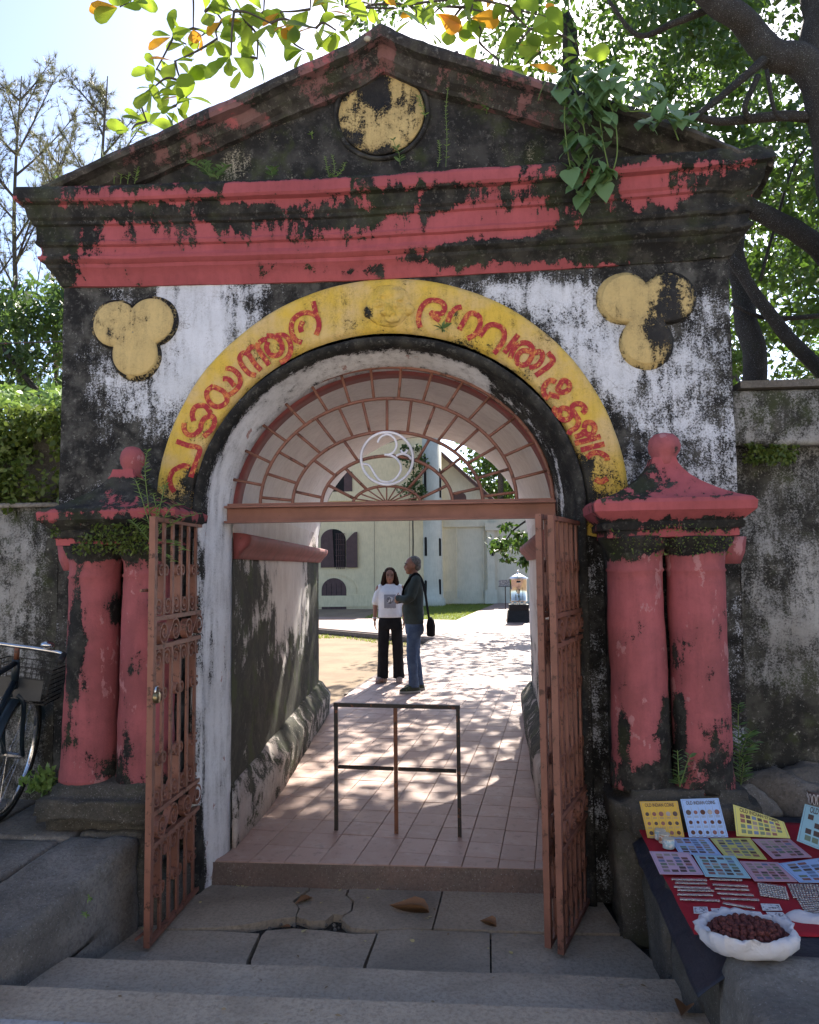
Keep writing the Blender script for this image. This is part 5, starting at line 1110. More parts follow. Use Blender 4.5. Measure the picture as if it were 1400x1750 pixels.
def hand(mb, wr, d, pn, s=1.0, curl=.5):
    """palm and five fingers: wr wrist, d direction of the hand, pn palm normal (fingers curl towards it)"""
    wr, d, pn = Vector(wr), Vector(d).normalized(), Vector(pn).normalized(); sd2 = d.cross(pn).normalized()
    mb.ell(wr + d * .045 * s, (.036 * s, .018 * s, .048 * s), 10, 7, Matrix((sd2, pn, d)).transposed())
    for k, ln in enumerate((.066, .075, .070, .055)):
        b0 = wr + d * .082 * s + sd2 * (.026 - .0175 * k) * s; q = b0; dr_ = d.copy(); P = [q - d * .02 * s]; 
        for j, f in enumerate((.45, .32, .23)):
            P.append(q); dr_ = (dr_ * math.cos(curl * .6) + pn * math.sin(curl * .6)).normalized(); pn2 = pn; q = q + dr_ * ln * f * s
        P.append(q); limb(mb, P, [.0088 * s] * 2 + [.0082 * s, .0076 * s, .0066 * s], 7)
    b0 = wr + d * .03 * s + sd2 * .030 * s; limb(mb, [b0, b0 + (sd2 * .6 + d * .7 + pn * .25) * .03 * s, b0 + (sd2 * .7 + d * 1.5 + pn * .6) * .032 * s], [.0105 * s, .0095 * s, .0075 * s], 7)
def head(mb, c, s=1.0):
    c = Vector(c); mb.ell(c + Vector((0, .012, .030)) * s, (.074 * s, .092 * s, .088 * s), 16, 10); mb.ell(c + Vector((0, -.022, -.030)) * s, (.058 * s, .066 * s, .078 * s), 14, 9); mb.ell(c + Vector((0, -.05, -.085)) * s, (.030 * s, .030 * s, .024 * s), 10, 7)
    mb.tube([c + Vector((0, -.086, .014)) * s, c + Vector((0, -.099, -.022)) * s, c + Vector((0, -.088, -.034)) * s], [.009 * s, .012 * s, .011 * s], 8)
    for sx in (-1, 1):
        mb.ell(c + Vector((sx * .032, -.078, .022)) * s, (.020 * s, .012 * s, .008 * s)); mb.ell(c + Vector((sx * .076, .008, -.005)) * s, (.010 * s, .022 * s, .032 * s), 8, 6); mb.ell(c + Vector((sx * .035, -.065, -.022)) * s, (.022 * s, .018 * s, .02 * s), 8, 6)
    mb.ell(c + Vector((0, -.083, -.052)) * s, (.022 * s, .010 * s, .010 * s), 8, 6)
    limb(mb, [c + Vector((0, .02, -.06)) * s, c + Vector((0, .03, -.15)) * s], [.052 * s, .056 * s], 12)
def facebits(c, parent, s=1.0, mat=None):
    c = Vector(c)
    for sx in (-1, 1):
        MB().ell(c + Vector((sx * .031, -.083, .010)) * s, (.012 * s, .006 * s, .006 * s), 8, 6).obj('eye', M_eye, parent, True); MB().tube([c + Vector((sx * .016, -.090, .030)) * s, c + Vector((sx * .032, -.090, .035)) * s, c + Vector((sx * .048, -.078, .029)) * s], [.004 * s, .0045 * s, .003 * s], 6).obj('eyebrow', mat or M_eye, parent, True)
    MB().ell(c + Vector((0, -.0915, -.052)) * s, (.019 * s, .006 * s, .0065 * s), 10, 6).obj('lips', M_lip, parent, True)
def decal(shirt, quads, mat, name, parent, y0=-1):
    bv = BVHTree.FromPolygons([v.co for v in shirt.data.vertices], [p.vertices for p in shirt.data.polygons]); mb = MB()
    for x0, z0, x1, z1 in quads:
        def f(a, b):
            p = Vector((x0 + (x1 - x0) * a, y0, z0 + (z1 - z0) * b)); h = bv.ray_cast(p, Vector((0, 1, 0)))[0]; return (p.x, (h.y if h else -.1) - .0025, p.z)
        mb.grid(f, max(1, int(abs(x1 - x0) / .012)), max(1, int(abs(z1 - z0) / .012)))
    return mb.obj(name, mat, parent)
# ---- woman
wp = AZ(668, 1166, 0); wo_ = thing('person', 'woman in white printed t-shirt, black trousers and beige clogs standing on the path', 'person', (wp.x, wp.y, 0.003), None, (0, 0, rad(6)))
b = MB(); head(b, (0, -.005, 1.525), .98)
b.rings([oval(0, .01, .80, .14, .10), oval(0, .01, .92, .155, .11), oval(0, .0, 1.08, .125, .09), oval(0, .0, 1.25, .145, .095), oval(0, .01, 1.36, .15, .075), oval(0, .02, 1.42, .06, .055)])
limb(b, [(-.165, .01, 1.355), (-.215, .02, 1.12), (-.225, -.02, .90)], [.046, .038, .025]); hand(b, (-.225, -.025, .885), (.02, -.12, -1), (1, -.1, 0), .92, .45)
limb(b, [(.165, .01, 1.355), (.215, .03, 1.12), (.20, -.06, .90)], [.046, .038, .025]); hand(b, (.20, -.065, .885), (-.02, -.12, -1), (-1, -.1, 0), .92, .45)
for s in (-1, 1): limb(b, [(s * .085, .01, .84), (s * .105, -.005, .45), (s * .115, .02, .09)], [.075, .052, .036])
for s in (-1, 1): limb(b, [(s * .115, .03, .05), (s * .125, -.10, .04)], [.034, .03])
body = fuse(b.obj('body', M_skin, wo_), .0085, 3); facebits((0, -.005, 1.525), body, .98)
b = MB(); b.rings([oval(.0, .0, .93, .178, .128), oval(0, 0, .95, .180, .130), oval(0, -.005, 1.06, .172, .128), oval(0, -.012, 1.20, .170, .132), oval(0, -.005, 1.30, .172, .115), oval(0, .01, 1.375, .15, .082), oval(0, .015, 1.415, .085, .065)])
for s in (-1, 1): limb(b, [(s * .135, .01, 1.36), (s * .185, .012, 1.25), (s * .208, .014, 1.155)], [.056, .058, .060])
tee = fuse(b.obj('t_shirt', M_tee, wo_), .0085, 3)
for v in tee.data.vertices: v.co.y += .006 * fbm(v.co, 11) * (1.4 - v.co.z) * 2
M_pg = paint('print_grey', (.30, .31, .36), None, .6, .7); M_pb = paint('print_black', (.03, .03, .035), None, .6, .7); M_pw2 = paint('print_white', (.66, .66, .68), None, .6, .7)
pr1 = decal(tee, [(-.085, 1.07, .085, 1.265)], M_pg, 'shirt_print', tee)
bv = BVHTree.FromPolygons([v.co for v in tee.data.vertices], [p.vertices for p in tee.data.polygons])
def onshirt(x, z, k=.005): h = bv.ray_cast(Vector((x, -1, z)), Vector((0, 1, 0)))[0]; return Vector((x, (h.y if h else -.12) - k, z))
rg = MB(); rg.rings([[onshirt(.005 + r * math.cos(t), 1.185 + r * .95 * math.sin(t), .0045) for t in [2 * math.pi * k / 24 for k in range(24)]] for r in (.055, .04, .02, .002)], cap=False); rg.obj('print_disc', M_pb, tee)
me = text_mesh('B', .085, 'print_letter', 0)
for v in me.vertices: v.co = onshirt(v.co.x * 1.1 + .005, v.co.y + 1.185, .0065)
link('print_letter', me, M_pw2, tee)
decal(tee, [(-.06 + .022 * k, 1.075 - .008 * (k % 2), -.047 + .022 * k, 1.115 + .006 * (k % 3)) for k in range(6)], M_pb, 'print_strokes', tee)
for v in tee.children[-1].data.vertices: v.co.y -= .002
b = MB(); b.rings([oval(0, .01, .955, .150, .108), oval(0, .01, .90, .165, .118), oval(0, .012, .82, .178, .126), oval(0, .012, .76, .17, .115)])
for s in (-1, 1): b.rings([oval(s * .088, .012, .83, .085, .10), oval(s * .095, .005, .70, .084, .092), oval(s * .104, .0, .48, .077, .080), oval(s * .112, .01, .25, .078, .084), oval(s * .118, .012, .055, .084, .096)])
tz_ = fuse(b.obj('trousers', M_trs, wo_), .0085, 2)
for v in tz_.data.vertices: v.co += Vector((.006 * fbm(v.co, 9), .008 * fbm(v.co + Vector((5, 5, 5)), 9), 0))
b = MB(); c = Vector((0, .0, 1.535)); b.ell(c + Vector((0, .025, .035)), (.088, .092, .092), 14, 10)
for s in (-1, 1): b.tube([c + Vector((s * .070, -.025, .055)), c + Vector((s * .088, -.02, -.03)), c + Vector((s * .098, -.01, -.11)), c + Vector((s * .092, .0, -.17))], [.026, .032, .040, .022], 10)
b.rings([oval(0, .055, 1.56, .085, .06), oval(0, .06, 1.47, .09, .055), oval(0, .06, 1.37, .085, .045)]); hr = fuse(b.obj('hair', M_hairb, wo_), .007, 3)
for v in hr.data.vertices: v.co += Vector((.004, .003, 0)) * fbm((v.co.x * 40, v.co.y * 40, v.co.z * 5), 1)
M_clog = paint('beige_clog_foam', (.36, .25, .20), None, .6, .7)
for s, an in ((-1, -38), (1, 6)):
    b = MB(); b.rings([[(x * .9, y, z) for x, y, z in oval(0, -.03, z, rx, ry)] for z, rx, ry in ((.0, .042, .115), (.012, .050, .126), (.035, .050, .126), (.045, .046, .118))]); b.ell((0, -.075, .05), (.046, .07, .036)); b.tube([(-.04, -.03, .055), (-.04, .06, .06), (0, .085, .062), (.04, .06, .06), (.04, -.03, .055)], .010, 6)
    o = b.obj('clog', M_clog, wo_, True, Matrix.Translation((s * .118, .0, 0)) @ Matrix.Rotation(rad(an), 4, 'Z')); fuse(o, .006, 2)
    for k in range(5): MB().ell(((k - 2) * .015, -.115 + .006 * abs(k - 2), .068 - .006 * abs(k - 2)), (.004, .004, .004), 6, 4).obj('vent_hole', M_dark, o)
MB().tube([(-.225 + .032 * math.cos(t), -.022 + .030 * math.sin(t), .925) for t in [2 * math.pi * k / 16 for k in range(16)]], .006, 6, True).obj('bracelet', M_om, wo_, True)
# ---- man
mp = AZ(709, 1182, 0); ma = thing('person', 'grey haired man in green shirt and jeans standing with folded arms', 'person', (mp.x, mp.y, 0.003), None, (0, 0, rad(-80)))
hc = (0, -.02, 1.675); b = MB(); head(b, hc, 1.06)
b.rings([oval(0, .0, .86, .13, .09), oval(0, 0, 1.0, .145, .105), oval(0, .0, 1.2, .155, .11), oval(0, .01, 1.40, .175, .105), oval(0, .015, 1.50, .16, .08), oval(0, .02, 1.55, .06, .06)])
for s in (-1, 1): limb(b, [(s * .19, .015, 1.47), (s * .235, -.08, 1.24), (s * .02, -.235, 1.23 + .02 * s)], [.052, .042, .030])
hand(b, (.04, -.235, 1.21), (-1, .05, .1), (0, 1, 0), 1.0, .6); hand(b, (-.02, -.215, 1.255), (1, -.1, .05), (0, 1, 0), 1.0, .6)
for s in (-1, 1): yo_ = -.03 if s > 0 else .05; limb(b, [(s * .08, 0, .88), (s * .098, yo_ * .7 - .02, .48), (s * .106, yo_ + .01, .10)], [.06, .045, .034]); limb(b, [(s * .108, yo_ + .03, .06), (s * .11, yo_ - .10, .05)], [.034, .030])
body = fuse(b.obj('body', M_skin2, ma), .0085, 3); facebits(hc, body, 1.06, M_hairg)
b = MB(); b.rings([oval(0, .0, .90, .172, .128), oval(0, 0, .93, .175, .132), oval(0, -.008, 1.05, .178, .14), oval(0, -.008, 1.2, .176, .138), oval(0, .0, 1.36, .192, .13), oval(0, .01, 1.47, .185, .10), oval(0, .015, 1.535, .10, .075), oval(0, .012, 1.565, .072, .068)])
for s in (-1, 1): limb(b, [(s * .185, .015, 1.48), (s * .24, -.06, 1.26), (s * .225, -.11, 1.225)], [.070, .064, .058]); limb(b, [(s * .225, -.11, 1.225), (s * .09, -.215, 1.225 + .02 * s)], [.058, .044])
sh_ = fuse(b.obj('shirt', M_shirt, ma), .0085, 2)
for v in sh_.data.vertices: v.co += Vector((0, .008, 0)) * fbm(v.co, 10)
b = MB(); b.rings([oval(0, .0, .97, .16, .118), oval(0, .0, .90, .166, .122), oval(0, .005, .82, .172, .126), oval(0, .005, .76, .165, .115)])
for s in (-1, 1): yo_ = -.03 if s > 0 else .05; b.rings([oval(s * .085, .005, .85, .082, .10), oval(s * .09, yo_ * .4 - .01, .68, .080, .088), oval(s * .098, yo_ * .7 - .02, .48, .068, .072), oval(s * .104, yo_ + .0, .26, .060, .066), oval(s * .106, yo_ + .01, .10, .058, .066), oval(s * .106, yo_ + .01, .07, .062, .072)])
jn = fuse(b.obj('jeans', M_jean, ma), .0085, 2)
for v in jn.data.vertices: v.co += Vector((.005 * fbm(v.co, 12), .007 * fbm(v.co + Vector((5, 5, 5)), 14), 0))
b = MB(); c = Vector(hc); b.ell(c + Vector((0, .022, .042)), (.0815, .094, .090), 14, 10); b.ell(c + Vector((0, .055, -.01)), (.074, .060, .07), 12, 8); hr = fuse(b.obj('hair', M_hairg, ma), .007, 2)
hr.data.transform(Matrix.Translation((0, .012, .004)))
M_shoe = paint('dark_green_shoe', (.035, .045, .028), (.13, .17, .06), .6, .7, sc_=14); M_sole = paint('pale_sole', (.42, .40, .36), None, .6, .7)
for s in (-1, 1):
    yo_ = -.03 if s > 0 else .05; b = MB(); b.rings([oval(0, -.05, .022, .046, .142), oval(0, -.05, .05, .046, .138), oval(0, -.03, .075, .042, .11), oval(0, .015, .10, .040, .066)]); M_ = Matrix.Translation((s * .11, yo_ + .005, 0)) @ Matrix.Rotation(rad(10 * s), 4, 'Z'); o = b.obj('shoe', M_shoe, ma, True, M_)
    MB().rings([oval(0, -.05, 0, .048, .146), oval(0, -.05, .022, .050, .148), oval(0, -.05, .028, .046, .140)]).obj('sole', M_sole, o, True)
bgp = ma.matrix_basis
sb = thing('shoulder_bag', 'black shoulder bag with long strap hanging behind the man', 'bag', (mp.x, mp.y, 0.9), None, (0, 0, rad(-80)))
b = MB(); b.rings([[(x, y, z) for x, y, z in oval(.10, .215, z, rx, ry, 16)] for z, rx, ry in ((-.16, .10, .04), (-.15, .125, .055), (-.02, .125, .06), (.05, .11, .045), (.09, .06, .015))]); b.obj('pouch', M_strap, sb, True)
MB().strip(catmull([(.02, .20, .06), (.10, .165, .25), (.155, .135, .42), (.175, .085, .60), (.165, .0, .665), (.10, -.13, .50), (.0, -.16, .33)], 6), .042, (.75, .55, .3), .006).obj('strap', M_strap, sb)
# ================================================================== added unseen house behind the viewer; its sunlit wall bounces light onto the gateway
hs = thing('added_bounce_house', 'added unseen cream house across the street bouncing sunlight onto the gateway', 'building', (0, -12.5, 0))
M_house = paint('house_wash', (.58, .545, .49), None, .6, .9); MB().box((0, -13.2, 3.2), (26, 1.2, 6.6)).obj('wall', M_house, hs)
for k in range(7):
    x = -10.5 + 3.5 * k; wn_ = MB().box((x, -12.585, 1.9 if k % 2 else 1.15), (1.0, .06, 1.4 if k % 2 else 2.2)).obj('window' if k % 2 else 'door', M_shut, hs); MB().box((x, -12.56, 4.6), (1.0, .06, 1.3)).obj('window', M_shut, hs)
MB().box((0, -12.4, 6.6), (27, 3.2, .25)).obj('roof', M_roof, hs)

# ================================================================== plants
M_lf_almond = leafmat('almond_leaf', (.075, .135, .022), (.11, .17, .03), (.42, .56, .05), .55, .4, ((.42, .20, .03), (.80, .38, .03), .90))
M_lf_tree = leafmat('tree_leaf', (.020, .046, .011), (.048, .088, .020), (.12, .22, .028), .38)
M_lf_dark = leafmat('dark_tree_leaf', (.03, .06, .02), (.05, .09, .03), (.14, .24, .05), .35)
M_lf_vine = leafmat('vine_leaf', (.105, .20, .085), (.16, .27, .12), (.25, .40, .10), .3)
M_lf_fern = leafmat('fern_leaf', (.15, .26, .08), (.22, .34, .10), (.28, .42, .08), .3)
M_lf_moss = leafmat('creeper_leaf', (.055, .092, .020), (.125, .17, .036), (.20, .28, .045), .26)
M_needle = leafmat('casuarina_needle', (.07, .085, .05), (.14, .13, .08), (.22, .22, .09), .35)
M_bark = stone('dark_bark', (.030, .026, .022), (.055, .048, .042), bmp=1.0, moss=.2)
M_twig = paint('twig', (.085, .068, .05), None, .6, .9); M_stem = paint('green_stem', (.12, .19, .05), None, .6, .7)
def rvec(n): v = RNG.normal(size=(n, 3)); return v / np.linalg.norm(v, axis=1)[:, None]
def leaf_mass(P, L, W, mat, name, parent, down=.35, kind='stuff', jit=.35):
    n = len(P); d = rvec(n); d[:, 2] -= down; d /= np.linalg.norm(d, axis=1)[:, None]; s = np.cross(d, rvec(n)); s /= np.linalg.norm(s, axis=1)[:, None]; nr = np.cross(d, s)
    l = (L * RNG.uniform(1 - jit, 1 + jit, n))[:, None]; w_ = l * (W / L)
    V = np.empty((n, 4, 3)); V[:, 0] = P; V[:, 1] = P + d * l * .48 + s * w_ * .5 + nr * l * .05; V[:, 2] = P + d * l - nr * l * .08; V[:, 3] = P + d * l * .48 - s * w_ * .5 + nr * l * .05
    me = bpy.data.meshes.new(name); me.vertices.add(4 * n); me.vertices.foreach_set('co', V.ravel()); me.loops.add(4 * n); me.loops.foreach_set('vertex_index', np.arange(4 * n)); me.polygons.add(n); me.polygons.foreach_set('loop_start', np.arange(0, 4 * n, 4)); me.polygons.foreach_set('loop_total', np.full(n, 4)); me.update(calc_edges=True); me.materials.append(mat)
    o = link(name, me, None, parent)
    if kind: o['kind'] = kind
    return o
def clump(centres, r, per, squash=.7):
    P = []
    for c in centres: q = rvec(per) * (RNG.random(per) ** .45)[:, None] * r * RNG.uniform(.6, 1.3); q[:, 2] *= squash; P.append(np.array(c)[None, :] + q)
    return np.concatenate(P)
def limbs(name, paths, mat, parent, n=8):
    b = MB()
    for P, r0, r1 in paths:
        C = catmull(P, 6); m = len(C); C = [c + Vector((fbm(c, 1.3), fbm(c + Vector((9, 0, 0)), 1.3), fbm(c + Vector((0, 9, 0)), 1.3))) * r0 * .5 for c in C]; b.tube(C, [r0 + (r1 - r0) * k / (m - 1) for k in range(m)], n)
    return b.obj(name, mat, parent, True)
def leaf_mesh(L, W, kind='obovate'):
    """one leaf along +X, folded on its midrib, about 14 faces"""
    st = {'obovate': [(0, .0), (.12, .10), (.35, .30), (.62, .49), (.85, .42), (.96, .2), (1.0, .02)], 'heart': [(-.12, .20), (-.05, .42), (.15, .52), (.4, .42), (.65, .26), (.85, .11), (1.0, .01)], 'lance': [(0, .01), (.15, .16), (.4, .30), (.65, .26), (.85, .12), (1, .01)]}[kind]
    V = []; F = []
    for i, (x, w_) in enumerate(st):
        z = -.12 * x * x * L; V += [(x * L, -w_ * W, z + w_ * W * (.10 if kind == 'heart' else .22)), (x * L if not (kind == 'heart' and i == 0) else 0, 0, z), (x * L, w_ * W, z + w_ * W * (.10 if kind == 'heart' else .22))]
    for i in range(len(st) - 1): a = 3 * i; F += [(a, a + 3, a + 4, a + 1), (a + 1, a + 4, a + 5, a + 2)]
    return MB().add(V, F).mesh('leaf', True)
def aim(p, d, roll=0.0, s=1.0):
    q = Vector(d).to_track_quat('X', 'Z'); return Matrix.Translation(p) @ q.to_matrix().to_4x4() @ Matrix.Rotation(roll, 4, 'X') @ Matrix.Scale(s, 4)
ru = random.uniform
# ---- almond tree whose big leaves overhang the pediment
al = thing('almond_tree', 'large leaved almond tree branch overhanging the pediment with some orange leaves', 'tree', (6.5, 3.5, -.1))
limbs('trunk', [([(6.5, 3.5, -.2), (6.4, 3.4, 3), (6.0, 3.2, 6), (5.2, 3.0, 8)], .28, .14)], M_bark, al)
main = [Vector((5.2, 3.0, 8)), Vector((3.6, 2.8, 7.6)), AY(1050, -90, 2.6), AY(760, -60, 2.2), AY(520, -40, 2.0), AY(320, -60, 1.7), AY(180, -50, 1.6)]
limbs('limb', [(main, .13, .02)], M_bark, al)
lm = leaf_mesh(.215, .13); lm.materials.append(M_lf_almond); MC = catmull(main, 8); nleaf = 0
ROS = [(205, 12), (225, 5), (296, 62), (318, 75), (300, 105), (268, 118), (262, 150), (290, 155), (310, 140), (330, 48), (345, 60), (372, 66), (395, 95), (412, 118), (430, 60), (440, 100), (462, 40), (480, 20), (350, 20), (400, 20), (505, 40), (530, 15), (560, 28), (590, 10), (225, 222), (250, 208), (280, 190), (300, 180), (318, 165), (635, 8), (680, 14), (712, 28), (745, 20), (770, 45), (800, 30), (820, 70), (845, 95), (860, 40), (885, 75), (905, 50), (925, 90), (940, 30), (965, 62), (990, 95), (870, 10), (500, 62), (540, 48), (575, 52), (450, 20), (420, 38), (610, 32), (700, 8), (730, 50), (790, 12), (830, 20), (850, 120), (900, 110), (380, 35), (520, 85)]
tw = []
for (u, v) in sorted(ROS, key=lambda q: q[1]):
    y = ru(1.3, 2.3); c = AY(u, v, y); near = min(MC, key=lambda q: (q - c).length); mid = near.lerp(c, .55) + Vector((ru(-.06, .06), ru(-.05, .05), .03))
    tw.append(([near, mid, c], .012, .006)); MC.append(c)
    for k in range(random.choice((4, 5))):
        a = ru(0, 6.28); d = Vector((math.cos(a), ru(-.7, .25), math.sin(a) * .8 - .35)).normalized()
        link('leaf', lm, None, al, aim(c + d * .02, d, ru(-.9, .9), ru(.5, 1.18))); nleaf += 1
for q_ in tw: limbs('twig', [q_], M_twig, al, 5)
# ---- spreading shade tree behind the right wall
st_ = thing('shade_tree', 'dark limbed shade tree with sunlit foliage behind the right wall', 'tree', (4.6, 3.6, -.1))
K = lambda u, v, y: AY(u, v, y)
limbs('trunk', [([(4.7, 3.6, -.2), K(1520, 700, 3.4), K(1475, 420, 3.3), K(1412, 220, 3.2), K(1402, 60, 3.2), K(1415, -160, 3.2)], .24, .15)], M_bark, st_, 12)
limbs('limb', [([K(1415, 190, 3.2), K(1385, 118, 3.1), K(1330, 88, 3.1), K(1285, 45, 3.0), K(1235, 2, 2.9), K(1150, -80, 2.8)], .17, .10), ([K(1320, 95, 3.1), K(1285, 120, 3.0), K(1215, 180, 3.0), K(1130, 245, 2.9)], .055, .018), ([K(1460, 205, 3.3), K(1330, 200, 3.2), K(1245, 205, 3.1), K(1180, 200, 3.0)], .06, .03), ([K(1295, 130, 3.0), K(1275, 180, 3.0), K(1285, 205, 3.1)], .03, .025), ([K(1310, 120, 3.0), K(1325, 190, 3.0), K(1345, 205, 3.1)], .02, .02),
                  ([K(1040, 0, 3.4), K(1090, 60, 3.4), K(1150, 40, 3.2), K(1235, 5, 3.0)], .018, .04), ([K(1255, 330, 4.0), K(1310, 360, 4.0), K(1370, 400, 4.0), K(1450, 470, 4.1)], .09, .12), ([K(1235, 420, 4.2), K(1275, 480, 4.2), K(1330, 560, 4.2), K(1420, 650, 4.2)], .05, .085), ([K(1400, 540, 4.4), K(1310, 545, 4.4), K(1250, 520, 4.4)], .03, .02), ([K(1300, 480, 4.5), K(1350, 300, 4.5), K(1380, 250, 4.5)], .02, .012)], M_bark, st_, 9)
limbs('stem', [([K(1300, 760, 4.6), K(1292, 640, 4.6), K(1272, 520, 4.6), K(1262, 430, 4.6), K(1270, 330, 4.6)], .15, .10)], M_bark, st_, 10)
cs = [K(ru(1100, 1460), ru(-80, 380), ru(3.6, 6.5)) for _ in range(85)] + [K(ru(1255, 1480), ru(330, 660), ru(4.8, 7.5)) for _ in range(46)]
leaf_mass(clump([tuple(c) for c in cs], .36, 60), .12, .065, M_lf_tree, 'crown', st_)
# ---- dense small leaved tree further behind the gateway
dt = thing('tamarind_tree', 'fine leaved green tree filling the view above the right half of the pediment', 'tree', (3.2, 10, -.1))
limbs('trunk', [([(3.4, 10.2, -.2), (3.3, 10, 3), (3.0, 10, 6), (2.6, 9.8, 9), (2.2, 9.6, 12)], .32, .14), ([(3.0, 10, 6), (1.4, 9.5, 8.5), (.2, 9, 11)], .12, .05), ([(3.0, 10, 5), (4.6, 10, 8), (6.5, 10, 10)], .14, .05)], M_bark, dt)
cs = [K(ru(860, 1340), ru(-120, 330), ru(7.5, 11)) for _ in range(120)] + [K(ru(560, 900), ru(-140, 60), ru(8, 10)) for _ in range(16)] + [K(ru(1240, 1480), ru(200, 680), ru(9, 13)) for _ in range(62)]
def gap_(c): q = CR.to_3x3().transposed() @ (c - CAM); u, v = 700 - FPX * q.x / q.z, 875 + FPX * q.y / q.z; return 1150 < u < 1340 and 170 < v < 310 or 1300 < u < 1400 and 480 < v < 560
cs = [c for c in cs if not gap_(c) or random.random() < .3]
leaf_mass(clump([tuple(c) for c in cs], .66, 95), .15, .07, M_lf_tree, 'crown', dt)
# ---- canopy tree over the yard path
ct = thing('rain_tree', 'broad canopy tree over the yard path shading it', 'tree', (7.5, 15, -.15))
limbs('trunk', [([(7.5, 15, -.2), (7.3, 15, 3), (6.6, 14.8, 6.5)], .38, .24), ([(6.6, 14.8, 6.5), (4.5, 14, 8), (1.5, 12.5, 8.6), (.5, 11, 8.8)], .2, .06), ([(6.6, 14.8, 6.5), (5, 17, 8.2), (2.5, 19, 8.8)], .18, .05)], M_bark, ct)
cs = []
for _ in range(620):
    x, y = ru(-.3, 7.0), ru(8.0, 24)
    if y > 15.5 and random.random() < .45: continue
    cs.append((x, y, 7.8 + ru(-.7, .9)))
cs += [(ru(-.4, 3.2), ru(8.3, 13.4), 7.9 + ru(-.6, .9)) for _ in range(85)]
leaf_mass(clump(cs, .62, 34, .5), .17, .10, M_lf_tree, 'crown', ct)
lo = [tuple(K(ru(845, 935), ru(895, 960), ru(13.5, 15.5))) for _ in range(16)] + [tuple(K(ru(880, 915), ru(930, 975), ru(13.5, 15))) for _ in range(6)]
limbs('low_branch', [([(6.8, 14.8, 5.5), (4.2, 14.6, 4.2), K(905, 885, 14.5), K(860, 930, 14.2)], .06, .012)], M_bark, ct)
leaf_mass(clump(lo, .26, 34), .16, .085, M_lf_tree, 'low_foliage', ct)
# ---- trees beyond the palace, seen through the fanlight
for nm, lb, px, y, m in (('mango_tree', 'dark green tree beyond the palace end wall seen through the fanlight', (800, 745, 910, 870), 35, M_lf_tree), ('creeper', 'leafy creeper hanging beside the palace turret under the om sign', (690, 765, 722, 872), 28.3, M_lf_dark)):
    t = thing(nm, lb, 'tree' if 'tree' in nm else 'creeper', AY((px[0] + px[2]) / 2, 1030, y)); big = y > 30
    cs = [tuple(K(ru(px[0], px[2]), ru(px[1], px[3]), ru(y - .2, y + (4 if big else .2)))) for _ in range(60 if big else 22)]
    limbs('trunk', [([t.location, K((px[0] + px[2]) / 2, px[3], y), K((px[0] + px[2]) / 2, px[1], y)], .25 if big else .04, .1 if big else .02)], M_bark, t)
    leaf_mass(clump(cs, 1.0 if big else .28, 60), .30 if big else .14, .16 if big else .08, m, 'crown', t)
# ---- left side: feathery casuarinas and a dark broadleaf tree
def casuarina(label, px, y, h, spread, seed, n1=15):
    rn = random.Random(seed); base = AY(px[0], 700, y); base.z = -.15; top = AY(px[0] + 12, px[1], y); t = thing('casuarina_tree', label, 'tree', base, 'casuarina trees left of the gateway'); b = MB(); nd = []; H = top.z - base.z
    tr = catmull([base, base.lerp(top, .4) + Vector((.12, 0, 0)), base.lerp(top, .75) - Vector((.08, 0, 0)), top], 8); b.tube(tr, [.085 * (1 - k / (len(tr))) + .006 for k in range(len(tr))], 6)
    for i in range(n1):
        f = .38 + .6 * i / n1; k = int(f * (len(tr) - 1)); p = tr[k]; a = rn.uniform(0, 6.28); L = spread * (1.15 - f) * rn.uniform(.8, 1.4) + .25
        d = Vector((math.cos(a), math.sin(a) * .6, rn.uniform(.7, 1.5))).normalized(); P = [p, p + d * L * .5 + Vector((0, 0, -.03)), p + d * L + Vector((d.x * .15, 0, .12 * L))]; P = catmull(P, 5); b.tube(P, [.022 * (1 - q / len(P)) + .003 for q in range(len(P))], 5)
        for q in range(2, len(P)):
            for _ in range(3):
                d2 = (d + Vector((rn.gauss(0, .7), rn.gauss(0, .6), rn.gauss(.15, .5)))).normalized(); e = P[q] + d2 * L * rn.uniform(.18, .42); b.tube([P[q], P[q].lerp(e, .5) + Vector((0, 0, .02)), e], [.005, .0035, .002], 3)
                for w_ in range(4): nd.append((P[q].lerp(e, rn.uniform(.3, 1)), d2))
    b.obj('trunk', M_twig, t, True); V = []; F = []
    for p, d in nd:
        for _ in range(9):
            dd_ = (d * .9 + Vector((rn.gauss(0, .45), rn.gauss(0, .4), rn.gauss(-.05, .5)))).normalized(); L = rn.uniform(.07, .17); s = dd_.cross(Vector((rn.gauss(0, 1), rn.gauss(0, 1), rn.gauss(0, 1)))).normalized() * .0035; k = len(V); V += [p - s, p + s, p + dd_ * L]; F.append((k, k + 1, k + 2))
    o = MB().add(V, F).obj('needles', M_needle, t); o['kind'] = 'stuff'
casuarina('tall feathery casuarina at the left edge of the picture', (25, 130), 8.5, 4, 2.3, 1, 20); casuarina('feathery casuarina rising behind the left slope of the pediment', (172, 130), 7.5, 4, 1.7, 2, 18); casuarina('small feathery casuarina between the left edge and the pediment', (90, 245), 9.5, 4, 2.2, 3, 16); casuarina('bare casuarina partly hidden at the far left edge', (-70, 200), 8, 4, 2.4, 5, 18)
mt = thing('mango_tree', 'dark glossy mango tree between the left wall and the gateway', 'tree', (-5.2, 7.5, -.1))
limbs('trunk', [([(-5.6, 7.6, -.2), (-5.5, 7.5, 1.5), (-5.2, 7.5, 3), (-4.9, 7.4, 4.6)], .20, .07), ([(-5.2, 7.5, 3), (-6.3, 7.2, 4.3), (-7.0, 7, 5.2)], .08, .03)], M_bark, mt)
